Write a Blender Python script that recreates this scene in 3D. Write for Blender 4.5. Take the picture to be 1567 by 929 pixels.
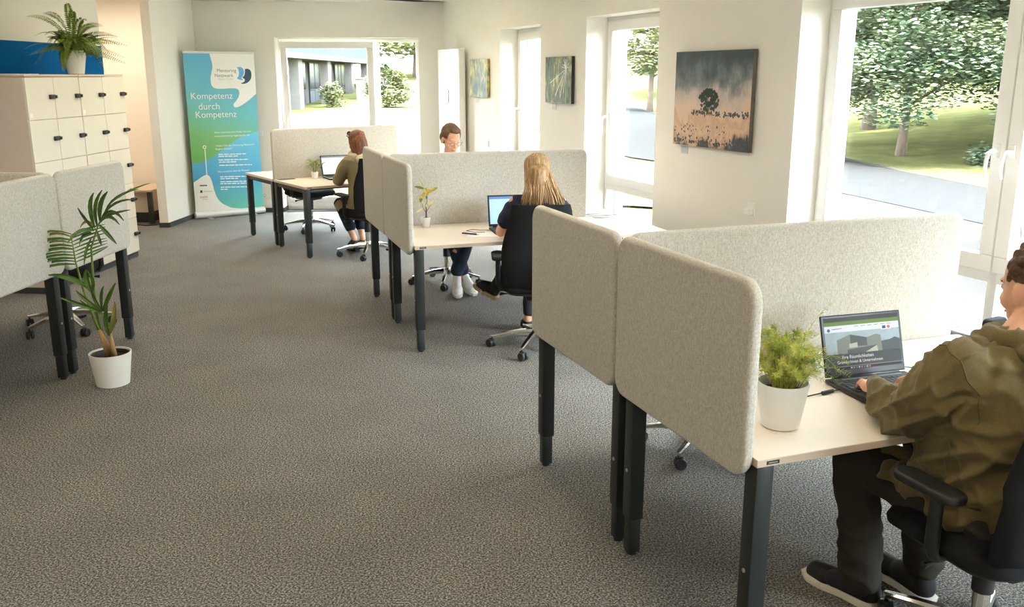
import bpy, bmesh, math, random
from math import sin, cos, pi, radians
from mathutils import Vector, Matrix, noise
for o in list(bpy.data.objects): bpy.data.objects.remove(o)
SC = bpy.context.scene
COL = SC.collection
random.seed(7)

# ---------------------------------------------------------------- camera
cam = bpy.data.cameras.new('camera'); camo = bpy.data.objects.new('camera', cam); COL.objects.link(camo)
cam.sensor_width = 36.0; cam.lens = 1401.53/1567*36.0
cam.clip_start = 0.05; cam.clip_end = 600
camo.location = (0, 0, 1.8464); camo.rotation_euler = (radians(90-14.01), 0, 0)
SC.camera = camo
# ---------------------------------------------------------------- sky, sun, exposure
w = bpy.data.worlds.new('sky'); SC.world = w; w.use_nodes = True
bg = w.node_tree.nodes['Background']; bg.inputs[0].default_value = (0.82, 0.91, 1.0, 1); bg.inputs[1].default_value = 17.5
sun = bpy.data.lights.new('sun', 'SUN'); sun.energy = 18.0; sun.angle = radians(4); sun.color = (1, .95, .86)
suno = bpy.data.objects.new('sun', sun); COL.objects.link(suno)
suno.rotation_euler = (radians(25), radians(-16), 0)      # high, from behind and over the roof: none of it enters the room
vs = SC.view_settings
vs.view_transform = 'Standard'; vs.look = 'None'; vs.gamma = 1.0; vs.use_curve_mapping = False
vs.exposure = 1.08
cy = SC.cycles
cy.use_denoising = True
try: cy.denoiser = 'OPENIMAGEDENOISE'
except Exception: pass
cy.max_bounces = 10; cy.diffuse_bounces = 6; cy.glossy_bounces = 4; cy.transparent_max_bounces = 16
cy.caustics_reflective = False; cy.caustics_refractive = False; cy.sample_clamp_indirect = 8.0
LAMP_POWER = 9.5          # emission of the ceiling luminaires
LAMP_COLOR = (1.0, 0.84, 0.64)
# ================================================================ helpers
def link(o, parent=None):
    COL.objects.link(o)
    if parent is not None: o.parent = parent
    return o
def tag(o, label=None, cat=None, group=None, kind=None):
    if label: o['label'] = label
    if cat: o['category'] = cat
    if group: o['group'] = group
    if kind: o['kind'] = kind
    return o
def thing(name, label, cat, loc=(0,0,0), rz=0.0, group=None):
    o = bpy.data.objects.new(name, None); link(o); o.empty_display_size = .1
    o.location = loc; o.rotation_euler = (0, 0, rz)
    return tag(o, label, cat, group)
def obj(name, bm, mat, parent=None, smooth=False, angle=None):
    if isinstance(bm, bmesh.types.BMesh):
        me = bpy.data.meshes.new(name); bm.to_mesh(me); bm.free()
    else: me = bm
    me.materials.clear()
    for m in (mat if isinstance(mat, (list, tuple)) else [mat]): me.materials.append(m)
    o = bpy.data.objects.new(name, me); link(o, parent)
    if smooth:
        me.polygons.foreach_set('use_smooth', [True]*len(me.polygons))
        if angle is not None:
            try: me.set_sharp_from_angle(angle=angle)
            except Exception: pass
    return o
def struct(name, bm, mat, parent=None, label=None, **k):
    o = obj(name, bm, mat, parent, **k); o['kind'] = 'structure'
    if label: o['label'] = label
    return o
def copy_tree(o, parent=None):
    c = o.copy(); COL.objects.link(c); c.parent = parent
    for ch in [x for x in bpy.data.objects if x.parent == o]: copy_tree(ch, c)
    return c
def B(): return bmesh.new()
def quad(bm, pts, mi=0):
    f = bm.faces.new([bm.verts.new(p) for p in pts]); f.material_index = mi; return f
def box(bm, x0, x1, y0, y1, z0, z1, bev=0, seg=2, M=None):
    t = bmesh.new() if (bev or M) else bm
    v = [t.verts.new(p) for p in ((x0,y0,z0),(x1,y0,z0),(x1,y1,z0),(x0,y1,z0),(x0,y0,z1),(x1,y0,z1),(x1,y1,z1),(x0,y1,z1))]
    for f in ((3,2,1,0),(4,5,6,7),(0,1,5,4),(1,2,6,5),(2,3,7,6),(3,0,4,7)): t.faces.new([v[i] for i in f])
    if t is not bm:
        if bev: bmesh.ops.bevel(t, geom=t.edges[:], offset=bev, segments=seg, profile=.5, affect='EDGES')
        merge(bm, t, M)
    return bm
def merge(bm, t, M=None):
    me = bpy.data.meshes.new('tmp'); t.to_mesh(me); t.free()
    if M is not None: me.transform(M)
    bm.from_mesh(me); bpy.data.meshes.remove(me)
def frame_at(d):
    d = Vector(d).normalized(); a = Vector((0,0,1)) if abs(d.z) < .95 else Vector((1,0,0))
    x = a.cross(d).normalized(); return x, d.cross(x).normalized()
def tube(bm, pts, r, seg=8, cap=True, flat=1.0):
    pts = [Vector(p) for p in pts]; n = len(pts)
    rs = r if isinstance(r, (list, tuple)) else [r]*n
    rings = []; x = None
    for i, p in enumerate(pts):
        d = (pts[min(i+1, n-1)]-pts[max(i-1, 0)])
        if d.length < 1e-9: d = Vector((0,0,1))
        d.normalize()
        if x is None: x, y = frame_at(d)
        else:
            x = (x-d*x.dot(d))
            if x.length < 1e-6: x, y = frame_at(d)
            x.normalize(); y = d.cross(x)
        rings.append([bm.verts.new(p+(x*cos(2*pi*k/seg)+y*sin(2*pi*k/seg)*flat)*rs[i]) for k in range(seg)])
    for a, b in zip(rings, rings[1:]):
        for k in range(seg): bm.faces.new((a[k], a[(k+1)%seg], b[(k+1)%seg], b[k]))
    if cap:
        bm.faces.new(rings[0][::-1]); bm.faces.new(rings[-1])
    return bm
def cyl(bm, p0, p1, r0, r1=None, seg=16): return tube(bm, [p0, p1], [r0, r0 if r1 is None else r1], seg)
def lathe(bm, prof, seg=32, c=(0,0,0), cap=True):
    c = Vector(c); rings = []
    for r, z in prof: rings.append([bm.verts.new(c+Vector((r*cos(2*pi*k/seg), r*sin(2*pi*k/seg), z))) for k in range(seg)])
    for a, b in zip(rings, rings[1:]):
        for k in range(seg): bm.faces.new((a[k], a[(k+1)%seg], b[(k+1)%seg], b[k]))
    if cap: bm.faces.new(rings[0][::-1]); bm.faces.new(rings[-1])
    return bm
def rrect(w, h, r, n=6):
    pts = []
    for cx, cy_, a0 in ((w/2-r, h/2-r, 0), (-w/2+r, h/2-r, pi/2), (-w/2+r, -h/2+r, pi), (w/2-r, -h/2+r, 3*pi/2)):
        for i in range(n+1):
            a = a0+pi/2*i/n; pts.append((cx+r*cos(a), cy_+r*sin(a)))
    return pts
def pad(bm, w, h, t, r, e, M=None, n=6, es=4, bulge=0.0):
    """cushion-like slab: rounded rectangle w x h in XZ, thickness t along Y, edge rounding e"""
    tb = bmesh.new(); rings = []
    prof = [(e*(1-sin(pi/2*i/es)), -t/2+e*(1-cos(pi/2*i/es))) for i in range(es+1)]
    prof += [(a, -b) for a, b in prof[::-1]]
    for ins, y in prof:
        rr = max(r-ins, .002)
        rings.append([tb.verts.new((x, y, z)) for x, z in rrect(w-2*ins, h-2*ins, rr, n)])
    for a, b in zip(rings, rings[1:]):
        for k in range(len(a)): tb.faces.new((a[k], a[(k+1)%len(a)], b[(k+1)%len(a)], b[k]))
    for ring, s in ((rings[0], -1), (rings[-1], 1)):
        f = tb.faces.new(ring[::-1] if s < 0 else ring)
    bmesh.ops.recalc_face_normals(tb, faces=tb.faces[:])
    merge(bm, tb, M); return bm
def poly(bm, pts, y=0.0):
    """flat polygon in XZ, facing -Y"""
    vs_ = [bm.verts.new((x, y, z)) for x, z in pts]
    f = bm.faces.new(vs_); f.normal_update()
    if f.normal.y > 0: f.normal_flip()
    bmesh.ops.triangulate(bm, faces=[f]); return bm
def T(x=0, y=0, z=0): return Matrix.Translation((x, y, z))
def R(a, ax): return Matrix.Rotation(a, 4, ax)
def text_mesh(s, size, align='LEFT'):
    cu = bpy.data.curves.new('txt', 'FONT'); cu.body = s; cu.size = size; cu.align_x = align; cu.resolution_u = 3
    o = bpy.data.objects.new('txt', cu); COL.objects.link(o)
    dg = bpy.context.evaluated_depsgraph_get(); me = bpy.data.meshes.new_from_object(o.evaluated_get(dg))
    bpy.data.objects.remove(o); bpy.data.curves.remove(cu); return me
def text_obj(s, x, z, width, mat, parent, y=-.004, name='lettering', height=None):
    """text in the XZ plane facing -Y; scaled to the width (and height) given"""
    me = text_mesh(s, 1.0); xs = [v.co.x for v in me.vertices]; ys = [v.co.y for v in me.vertices]
    if not xs: return None
    k = width/(max(xs)-min(xs)); kz = k if height is None else height/(max(ys)-min(ys))
    x0, y0 = min(xs), min(ys)
    for v in me.vertices: v.co = ((v.co.x-x0)*k+x, y, (v.co.y-y0)*kz+z)
    return obj(name, me, mat, parent)

# ================================================================ materials
def srgb(r, g, b):
    f = lambda c: (c/255/12.92 if c/255 <= .04045 else ((c/255+.055)/1.055)**2.4)
    return (f(r), f(g), f(b), 1)
MATS = {}
def mat(name, col, rough=.6, metal=0.0, var=0.0, vscale=20, bump=0.0, bscale=200, spec=.5, col2=None, stretch=None, emit=None, detail=4, coord='Object', sheen=0, sub=0):
    if name in MATS: return MATS[name]
    m = bpy.data.materials.new(name); m.use_nodes = True; nt = m.node_tree; N = nt.nodes; L = nt.links
    p = N['Principled BSDF']; p.inputs['Roughness'].default_value = rough; p.inputs['Metallic'].default_value = metal
    p.inputs['Specular IOR Level'].default_value = spec
    if sheen: p.inputs['Sheen Weight'].default_value = sheen
    if sub:
        p.inputs['Subsurface Weight'].default_value = sub; p.inputs['Subsurface Radius'].default_value = (.02,.008,.004)
    c = col if len(col) == 4 else (*col, 1)
    p.inputs['Base Color'].default_value = c
    if var or bump or col2:
        tc = N.new('ShaderNodeTexCoord'); mp = N.new('ShaderNodeMapping'); L.new(tc.outputs[coord], mp.inputs[0])
        if stretch: mp.inputs['Scale'].default_value = stretch
    if var or col2:
        nz = N.new('ShaderNodeTexNoise'); nz.inputs['Scale'].default_value = vscale; nz.inputs['Detail'].default_value = detail; nz.inputs['Roughness'].default_value = .65
        L.new(mp.outputs[0], nz.inputs['Vector'])
        rp = N.new('ShaderNodeValToRGB'); rp.color_ramp.elements[0].position = .35; rp.color_ramp.elements[1].position = .65
        c2 = col2 or tuple(x*(1+var) for x in c[:3])+(1,)
        c1 = c if col2 else tuple(x*(1-var) for x in c[:3])+(1,)
        rp.color_ramp.elements[0].color = c1; rp.color_ramp.elements[1].color = c2
        L.new(nz.outputs[0], rp.inputs[0]); L.new(rp.outputs[0], p.inputs['Base Color'])
    if bump:
        nb = N.new('ShaderNodeTexNoise'); nb.inputs['Scale'].default_value = bscale; nb.inputs['Detail'].default_value = 3
        L.new(mp.outputs[0], nb.inputs['Vector'])
        bp = N.new('ShaderNodeBump'); bp.inputs['Strength'].default_value = bump; bp.inputs['Distance'].default_value = .004
        L.new(nb.outputs[0], bp.inputs['Height']); L.new(bp.outputs[0], p.inputs['Normal'])
    if emit is not None:
        p.inputs['Emission Color'].default_value = c; p.inputs['Emission Strength'].default_value = emit
    MATS[name] = m; return m
def glass_mat():
    m = bpy.data.materials.new('window_glass'); m.use_nodes = True; nt = m.node_tree; N = nt.nodes; L = nt.links; N.clear()
    out = N.new('ShaderNodeOutputMaterial'); mx = N.new('ShaderNodeMixShader'); tr = N.new('ShaderNodeBsdfTransparent'); gl = N.new('ShaderNodeBsdfGlossy')
    gl.inputs['Roughness'].default_value = .02; tr.inputs[0].default_value = (.97,.985,.98,1)
    fr = N.new('ShaderNodeLayerWeight'); pw = N.new('ShaderNodeMath'); pw.operation = 'POWER'; pw.inputs[1].default_value = 4.5
    ml = N.new('ShaderNodeMath'); ml.operation = 'MULTIPLY_ADD'; ml.inputs[1].default_value = .55; ml.inputs[2].default_value = .02
    L.new(fr.outputs['Facing'], pw.inputs[0]); L.new(pw.outputs[0], ml.inputs[0]); fr = ml
    L.new(fr.outputs[0], mx.inputs[0]); L.new(tr.outputs[0], mx.inputs[1]); L.new(gl.outputs[0], mx.inputs[2]); L.new(mx.outputs[0], out.inputs[0])
    return m
M_GLASS = glass_mat()
def carpet_mat():
    m = bpy.data.materials.new('carpet'); m.use_nodes = True; nt = m.node_tree; N = nt.nodes; L = nt.links
    p = N['Principled BSDF']; p.inputs['Roughness'].default_value = .95; p.inputs['Specular IOR Level'].default_value = .1
    tc = N.new('ShaderNodeTexCoord')
    n1 = N.new('ShaderNodeTexNoise'); n1.inputs['Scale'].default_value = 120; n1.inputs['Detail'].default_value = 5; n1.inputs['Roughness'].default_value = .8
    L.new(tc.outputs['Object'], n1.inputs['Vector'])
    r1 = N.new('ShaderNodeValToRGB'); e = r1.color_ramp.elements
    e[0].position = .41; e[0].color = srgb(46, 47, 47); e[1].position = .60; e[1].color = srgb(182, 178, 170)
    e2 = e.new(.5); e2.color = srgb(106, 103, 98)
    L.new(n1.outputs[0], r1.inputs[0])
    n2 = N.new('ShaderNodeTexNoise'); n2.inputs['Scale'].default_value = 2.2; n2.inputs['Detail'].default_value = 4
    L.new(tc.outputs['Object'], n2.inputs['Vector'])
    r2 = N.new('ShaderNodeValToRGB'); r2.color_ramp.elements[0].position = .3; r2.color_ramp.elements[0].color = (.86,.86,.86,1); r2.color_ramp.elements[1].position = .7; r2.color_ramp.elements[1].color = (1.04,1.03,1.0,1)
    L.new(n2.outputs[0], r2.inputs[0])
    mx = N.new('ShaderNodeMixRGB'); mx.blend_type = 'MULTIPLY'; mx.inputs[0].default_value = 1
    L.new(r1.outputs[0], mx.inputs[1]); L.new(r2.outputs[0], mx.inputs[2]); L.new(mx.outputs[0], p.inputs['Base Color'])
    bp = N.new('ShaderNodeBump'); bp.inputs['Strength'].default_value = .06; bp.inputs['Distance'].default_value = .003
    L.new(n1.outputs[0], bp.inputs['Height']); L.new(bp.outputs[0], p.inputs['Normal'])
    return m
def fabric_mat(name, c1, c2, c3):
    """melange felt: fine streaks along the height"""
    m = bpy.data.materials.new(name); m.use_nodes = True; nt = m.node_tree; N = nt.nodes; L = nt.links
    p = N['Principled BSDF']; p.inputs['Roughness'].default_value = .95; p.inputs['Specular IOR Level'].default_value = .1; p.inputs['Sheen Weight'].default_value = .15
    tc = N.new('ShaderNodeTexCoord')
    outs = []
    for sc in ((300, 300, 70), (110, 110, 300)):
        mp = N.new('ShaderNodeMapping'); mp.inputs['Scale'].default_value = sc; L.new(tc.outputs['Object'], mp.inputs[0])
        nz = N.new('ShaderNodeTexNoise'); nz.inputs['Scale'].default_value = 1; nz.inputs['Detail'].default_value = 3; L.new(mp.outputs[0], nz.inputs['Vector']); outs.append(nz)
    mx = N.new('ShaderNodeMixRGB'); mx.inputs[0].default_value = .4; L.new(outs[0].outputs[0], mx.inputs[1]); L.new(outs[1].outputs[0], mx.inputs[2])
    rp = N.new('ShaderNodeValToRGB'); e = rp.color_ramp.elements; e[0].position = .34; e[0].color = c1; e[1].position = .66; e[1].color = c3; e.new(.5).color = c2
    L.new(mx.outputs[0], rp.inputs[0]); L.new(rp.outputs[0], p.inputs['Base Color'])
    bp = N.new('ShaderNodeBump'); bp.inputs['Strength'].default_value = .25; bp.inputs['Distance'].default_value = .002
    L.new(mx.outputs[0], bp.inputs['Height']); L.new(bp.outputs[0], p.inputs['Normal'])
    return m
M_CARPET = carpet_mat()
M_FELT = fabric_mat('grey_beige_felt', srgb(172, 166, 155), srgb(196, 191, 181), srgb(214, 210, 201))
M_WALL = mat('white_wall_paint', srgb(238, 234, 226), .9, var=.012, vscale=3, bump=.06, bscale=180, spec=.2)
M_CEIL = mat('ceiling_paint', srgb(238, 236, 230), .95, var=.01, vscale=4, spec=.1)
M_REVEAL = mat('reveal_white', srgb(244, 243, 240), .8, var=.008, vscale=5, spec=.2)
M_FRAME = mat('window_frame_white', srgb(238, 236, 233), .35, var=.008, vscale=8, spec=.4)
M_BASE = mat('baseboard_dark', srgb(52, 55, 57), .7, var=.08, vscale=40)
M_TOP = mat('desk_laminate', srgb(233, 222, 207), .42, var=.02, vscale=30, spec=.35, stretch=(1, 6, 1))
M_EDGE = mat('desk_edge_band', srgb(206, 186, 166), .5, var=.03, vscale=25)
M_BLACK = mat('black_steel', srgb(37, 41, 42), .42, var=.06, vscale=60, spec=.4)
M_PLAST = mat('black_plastic', srgb(30, 31, 32), .5, var=.06, vscale=80, bump=.05, bscale=500)
M_CHAIRF = mat('black_chair_fabric', srgb(33, 34, 36), .9, var=.14, vscale=420, bump=.25, bscale=700, spec=.15)
M_CHROME = mat('polished_aluminium', (.82,.81,.79), .16, 1.0, var=.02, vscale=30)
M_STEEL = mat('brushed_steel', (.6,.6,.6), .3, 1.0, var=.04, vscale=60)
M_WPLAST = mat('white_plastic', srgb(240, 239, 235), .4, var=.006, vscale=20)
M_POT = mat('white_ceramic', srgb(238, 236, 231), .38, var=.008, vscale=20)
M_SOIL = mat('potting_soil', srgb(52, 38, 28), .95, var=.35, vscale=90, bump=.8, bscale=120)
M_LOCK = mat('locker_front', srgb(226, 220, 206), .5, var=.008, vscale=12)
M_LOCKB = mat('locker_carcass', srgb(214, 196, 178), .55, var=.02, vscale=18, stretch=(1,1,4))
M_SCREENOFF = mat('dark_bezel', srgb(28, 30, 33), .35, var=.04, vscale=60)
# ================================================================ room shell
H = 2.79
A_BACK = radians(3.0)
B0 = Vector((-3.163, 12.667, 0)); DB = Vector((cos(A_BACK), sin(A_BACK), 0)); NB = Vector((-sin(A_BACK), cos(A_BACK), 0))
COR = Vector((-.916, 12.784, 0)); DW = Vector((-.3678, .9299, 0)).normalized(); NW = Vector((-DW.y, DW.x, 0))   # NW points into the room
def rw(s, n=0.0, z=0.0):
    """right wall: s metres from the far corner towards the camera, n metres into the room"""
    q = COR-DW*s+NW*n; return (q.x, q.y, z)
def bw(s, n=0.0, z=0.0):
    q = B0+DB*s-NB*n; return (q.x, q.y, z)
RZ_R = math.atan2(-DW.y, -DW.x)     # local X along the right wall towards the camera, local Y pointing out of the room... see RW_M
def frameM(org, ex, ey): # ex along wall, ey outwards
    ez = Vector((0,0,1)); return Matrix(((ex.x, ey.x, 0, org.x), (ex.y, ey.y, 0, org.y), (0, 0, 1, org.z), (0,0,0,1)))
RW_M = frameM(COR, -DW, -NW)        # right wall frame: x = s, y = outwards, z = up   (right handed: checked below)
BW_M = frameM(B0, DB, NB)           # back wall frame: x = s, y = outwards
def wall_boxes(bm, M, s0, s1, y0, y1, z0, z1, holes):
    """solid wall with rectangular openings (sa, sb, za, zb)"""
    cuts = sorted(holes); s = s0
    for a, b, za, zb in cuts:
        if a > s: box(bm, s, a, y0, y1, z0, z1)
        if za > z0: box(bm, a, b, y0, y1, z0, za)
        if zb < z1: box(bm, a, b, y0, y1, zb, z1)
        s = b
    if s < s1: box(bm, s, s1, y0, y1, z0, z1)
    bmesh.ops.transform(bm, matrix=M, verts=bm.verts[:])
    bmesh.ops.recalc_face_normals(bm, faces=bm.faces[:])
    return bm
# right wall and its openings
W_TOP = 2.36
OPEN_R = [(2.12, 3.28, -.02, 2.35), (4.345, 5.645, -.02, W_TOP), (7.365, 10.2, -.02, W_TOP), (11.6, 14.4, -.02, W_TOP), (15.6, 16.9, -.02, W_TOP)]
struct('wall_right', wall_boxes(B(), RW_M, -.4, 18.6, 0, .40, -.2, H+.3, OPEN_R), M_WALL, label='white plastered wall with tall window openings and pictures')
OPEN_B = [(0.0, 1.91, -.02, 2.33)]
struct('wall_back', wall_boxes(B(), BW_M, -4.6, 2.6, 0, .42, -.2, H+.3, OPEN_B), M_WALL, label='white end wall with a wide tilted window')
# left wall behind the lockers
TH = radians(3.4); DL = Vector((sin(TH), cos(TH), 0)); NL = Vector((cos(TH), -sin(TH), 0))      # NL points into the room
LW0 = Vector((-4.52, 10.45, 0))
bm = B(); LWM = frameM(LW0, -DL, -NL)
box(bm, 0, 15.6, 0, .2, -.2, H+.3); bmesh.ops.transform(bm, matrix=LWM, verts=bm.verts[:])
struct('wall_left', bm, M_WALL, label='white wall behind the lockers')
# short partition between corridor and room, with its end face
bm = B(); v = [(-4.392, 11.325), (-4.286, 11.335), (-4.20, 12.60), (-4.31, 12.60)]
lo = [bm.verts.new((x, y, -.05)) for x, y in v]; hi = [bm.verts.new((x, y, H+.1)) for x, y in v]
for i in range(4): bm.faces.new((lo[i], lo[(i+1)%4], hi[(i+1)%4], hi[i]))
bm.faces.new(hi); bm.faces.new(lo[::-1]); bmesh.ops.recalc_face_normals(bm, faces=bm.faces[:])
struct('wall_partition', bm, M_WALL, label='narrow white partition wall beside the roll-up banner')
# corridor walls
M_HALL = mat('corridor_paint', srgb(240, 234, 226), .9, var=.012, vscale=3, bump=.05, bscale=180, spec=.2)
bm = B(); box(bm, -8.2, -4.3, 12.42, 12.5, -.1, H+.1); struct('wall_corridor', bm, M_HALL, label='warm beige corridor wall')
bm = B(); box(bm, -8.3, -8.1, 10.2, 12.6, -.1, H+.1); struct('wall_corridor_end', bm, M_HALL)
bm = B(); box(bm, -8.2, -4.73, 10.25, 10.45, -.1, H+.1); struct('wall_corridor_side', bm, M_HALL)
# rear of the room, behind the camera
bm = B(); box(bm, -7, 7.5, -4.3, -4.1, -.2, H+.3); struct('wall_rear', bm, M_WALL)
# floor and ceiling follow the room outline
outline = [rw(18.5)[:2], rw(-.2)[:2], bw(2.4)[:2], (-4.25, 12.6), (-8.2, 12.5), (-8.2, 10.3), (-4.6, 10.3), (-5.5, -4.2)]
bm = B(); f = bm.faces.new([bm.verts.new((x, y, 0)) for x, y in outline]); f.normal_update()
if f.normal.z < 0: f.normal_flip()
# window recess floors
for a, b, _, _ in OPEN_R: quad(bm, [rw(a, .01), rw(b, .01), rw(b, -.23), rw(a, -.23)])
quad(bm, [bw(0, .01), bw(1.91, .01), bw(1.91, -.24), bw(0, -.24)])
struct('floor', bm, M_CARPET, label='grey speckled carpet floor')
bm = B(); f = bm.faces.new([bm.verts.new((x, y, H)) for x, y in outline])
r = bmesh.ops.extrude_face_region(bm, geom=[f]); bmesh.ops.translate(bm, vec=(0,0,.3), verts=[e for e in r['geom'] if isinstance(e, bmesh.types.BMVert)])
bmesh.ops.recalc_face_normals(bm, faces=bm.faces[:])
struct('ceiling', bm, M_CEIL, label='white flat ceiling')
# baseboards
def baseboard(name, pts):
    bm = B()
    for (a, b) in zip(pts, pts[1:]):
        a = Vector((*a, 0)); b = Vector((*b, 0)); d = (b-a).normalized(); n = Vector((d.y, -d.x, 0))
        ring = [a, b, b+n*.013, a+n*.013]
        lo = [bm.verts.new(p) for p in ring]; hi = [bm.verts.new(p+Vector((0,0,.058))) for p in ring]
        for i in range(4): bm.faces.new((lo[i], lo[(i+1)%4], hi[(i+1)%4], hi[i]))
        bm.faces.new(hi)
    bmesh.ops.recalc_face_normals(bm, faces=bm.faces[:])
    struct(name, bm, M_BASE, label='dark grey skirting strip')
baseboard('baseboard_partition', [(-4.395, 11.32), (-4.28, 11.33), (-4.195, 12.60)][::1])
baseboard('baseboard_back', [bw(-1.05)[:2], bw(0)[:2], bw(0.0, -.23)[:2]])
baseboard('baseboard_back_right', [bw(1.91, -.23)[:2], bw(1.91)[:2], bw(2.25)[:2]])
for i, (a, b) in enumerate([(0, 2.12), (3.28, 4.345), (5.645, 7.365), (10.2, 11.6), (14.4, 15.6)]):
    baseboard('baseboard_right_%d' % (i+1), [rw(a)[:2], rw(b)[:2]])
baseboard('baseboard_left', [(LW0-DL*15)[:2], (LW0)[:2]])
baseboard('baseboard_corridor', [(-8.1, 12.42), (-4.32, 12.42)])

# ---------------------------------------------------------------- windows
def bar(bm, x0, x1, z0, z1, y0, y1, bev=.006): box(bm, x0, x1, y0, y1, z0, z1, bev, 2)
def ring_frame(bm, x0, x1, z0, z1, wd, y0, y1, bev=.006):
    bar(bm, x0, x1, z1-wd, z1, y0, y1, bev); bar(bm, x0, x1, z0, z0+wd, y0, y1, bev)
    bar(bm, x0, x0+wd, z0+wd, z1-wd, y0, y1, bev); bar(bm, x1-wd, x1, z0+wd, z1-wd, y0, y1, bev)
def handle_mesh(bm, x, y, z, s=1):
    box(bm, x-.014, x+.014, y-.012, y, z-.035, z+.035, .004)
    tube(bm, [(x, y-.008, z), (x, y-.045, z), (x-.006*s, y-.056, z-.008), (x-.016*s, y-.058, z-.05), (x-.018*s, y-.056, z-.10), (x-.012*s, y-.052, z-.135)], [.010,.010,.0105,.010,.010,.008], 10)
def pane(parent, x0, x1, z0, z1, y):
    bm = B(); box(bm, x0, x1, y, y+.006, z0, z1); return obj('pane', bm, M_GLASS, parent)
M_RAIL = mat('blind_rail', srgb(120, 124, 134), .4, .4, var=.05, vscale=30)
DEP = .22
def right_window(n, a, b, top, mull=None, handle_side='L', handle_z=1.42):
    """floor-length window: openable sash above, fixed light below, set deep in the wall"""
    e = bpy.data.objects.new('window_%d' % n, None); link(e); e.matrix_world = RW_M; e['kind'] = 'structure'
    y0 = DEP; tz = .815; fw = .05
    bm = B(); ring_frame(bm, a, b, 0.02, top, fw, y0, y0+.07); bar(bm, a+fw, b-fw, tz-.03, tz+.045, y0, y0+.07)
    if mull: bar(bm, mull-.03, mull+.03, .05, top-.05, y0, y0+.07)
    obj('frame', bm, M_FRAME, e, True, radians(40))
    cells = [(a+fw-.012, b-fw+.012)] if not mull else [(a+fw-.012, mull-.004), (mull+.004, b-fw+.012)]
    for i, (c0, c1) in enumerate(cells):
        bm = B(); ring_frame(bm, c0, c1, tz+.03, top-fw+.012, .085, y0-.018, y0+.05)
        s = obj('sash', bm, M_FRAME, e, True, radians(40))
        bm = B(); hx = c0+.042 if (i == 1 or not mull) else c1-.042
        handle_mesh(bm, hx, y0-.018, handle_z+.05, 1)
        obj('handle', bm, M_WPLAST, s, True, radians(50))
        pane(s, c0+.08, c1-.08, tz+.11, top-fw-.07, y0+.015)
        pane(e, c0+.012+(.02 if i else 0), c1-.012-(.02 if (mull and not i) else 0), .065, tz-.025, y0+.03)
    # outer reveal lining with blind guide rails
    bm = B(); box(bm, a-.004, a+.012, y0+.07, .42, 0, top); box(bm, b-.012, b+.004, y0+.07, .42, 0, top); box(bm, a, b, y0+.07, .42, top-.01, top+.006)
    obj('outer_reveal', bm, M_REVEAL, e)
    for xx in (a+.012, b-.034):
        bm = B(); box(bm, xx, xx+.022, y0+.10, y0+.135, 0.03, top-.02, .003); obj('blind_rail', bm, M_RAIL, e)
    bm = B(); box(bm, a, b, y0+.02, .45, -.02, .03, .005); obj('outer_sill', bm, M_STEEL, e)
    return e
right_window(1, 2.12, 3.28, 2.35)
right_window(2, 4.345, 5.645, W_TOP)
right_window(3, 7.365, 10.2, W_TOP, 8.785)
right_window(4, 11.6, 14.4, W_TOP, 13.0)  # unseen window, added to bring more daylight onto the near man
right_window(5, 15.6, 16.9, W_TOP)
# back window: tilted sash and a fixed light
e = bpy.data.objects.new('window_6', None); link(e); e.matrix_world = BW_M; e['kind'] = 'structure'
y0 = .235
bm = B(); ring_frame(bm, 0.005, 1.905, 0.0, 2.325, .045, y0, y0+.07); bar(bm, 1.285, 1.36, .04, 2.29, y0, y0+.07); bar(bm, .04, 1.87, .03, .10, y0-.01, y0+.07)
obj('frame', bm, M_FRAME, e, True, radians(40))
bm = B(); ring_frame(bm, 0, 1.245, 0, 2.19, .085, -.02, .05)
s = obj('sash', bm, M_FRAME, e, True, radians(40)); s.location = (.045, y0, .095); s.rotation_euler = (radians(3.2), 0, 0)
pane(s, .08, 1.165, .08, 2.11, .015)
bm = B(); handle_mesh(bm, .042, -.02, 1.15, -1); obj('handle', bm, M_WPLAST, s, True, radians(50))
pane(e, 1.35, 1.865, .09, 2.285, y0+.03)
bm = B(); box(bm, -.004, .012, y0+.07, .44, 0, 2.33); box(bm, 1.898, 1.914, y0+.07, .44, 0, 2.33); box(bm, 0, 1.91, y0+.07, .44, 2.32, 2.335); obj('outer_reveal', bm, M_REVEAL, e)
bm = B(); box(bm, 0, 1.91, y0+.02, .46, -.02, .03, .005); obj('outer_sill', bm, M_STEEL, e)

# ---------------------------------------------------------------- ceiling luminaires (above the picture, they light the room)
M_LAMP = mat('lamp_diffuser', LAMP_COLOR, .6, emit=LAMP_POWER)
proto = None
for (x, y) in [(-1.5, 1.2), (1.2, 1.4), (-2.6, 4.0), (0.1, 4.2), (-3.0, 6.8), (-.9, 7.2), (-2.9, 9.6), (-1.4, 10.0), (-5.0, 11.45), (-6.6, 11.4), (-3.2, -1.8), (.5, -1.8)]:  # second corridor panel is unseen, added to brighten the corridor wall
    if proto is None:
        t = thing('ceiling_light', 'square white panel light set on the ceiling', 'ceiling light', (x, y, H), .12, 'ceiling panel lights')
        bm = B(); ring = .31
        for x0, x1, yy0, yy1 in ((-.31,.31,-.31,-.28), (-.31,.31,.28,.31), (-.31,-.28,-.28,.28), (.28,.31,-.28,.28)): box(bm, x0, x1, yy0, yy1, -.035, 0)
        obj('frame', bm, M_WPLAST, t)
        bm = B(); box(bm, -.28, .28, -.28, .28, -.028, -.02); obj('diffuser', bm, M_LAMP, t); proto = t
    else:
        t = copy_tree(proto); t.location = (x, y, H)
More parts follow.
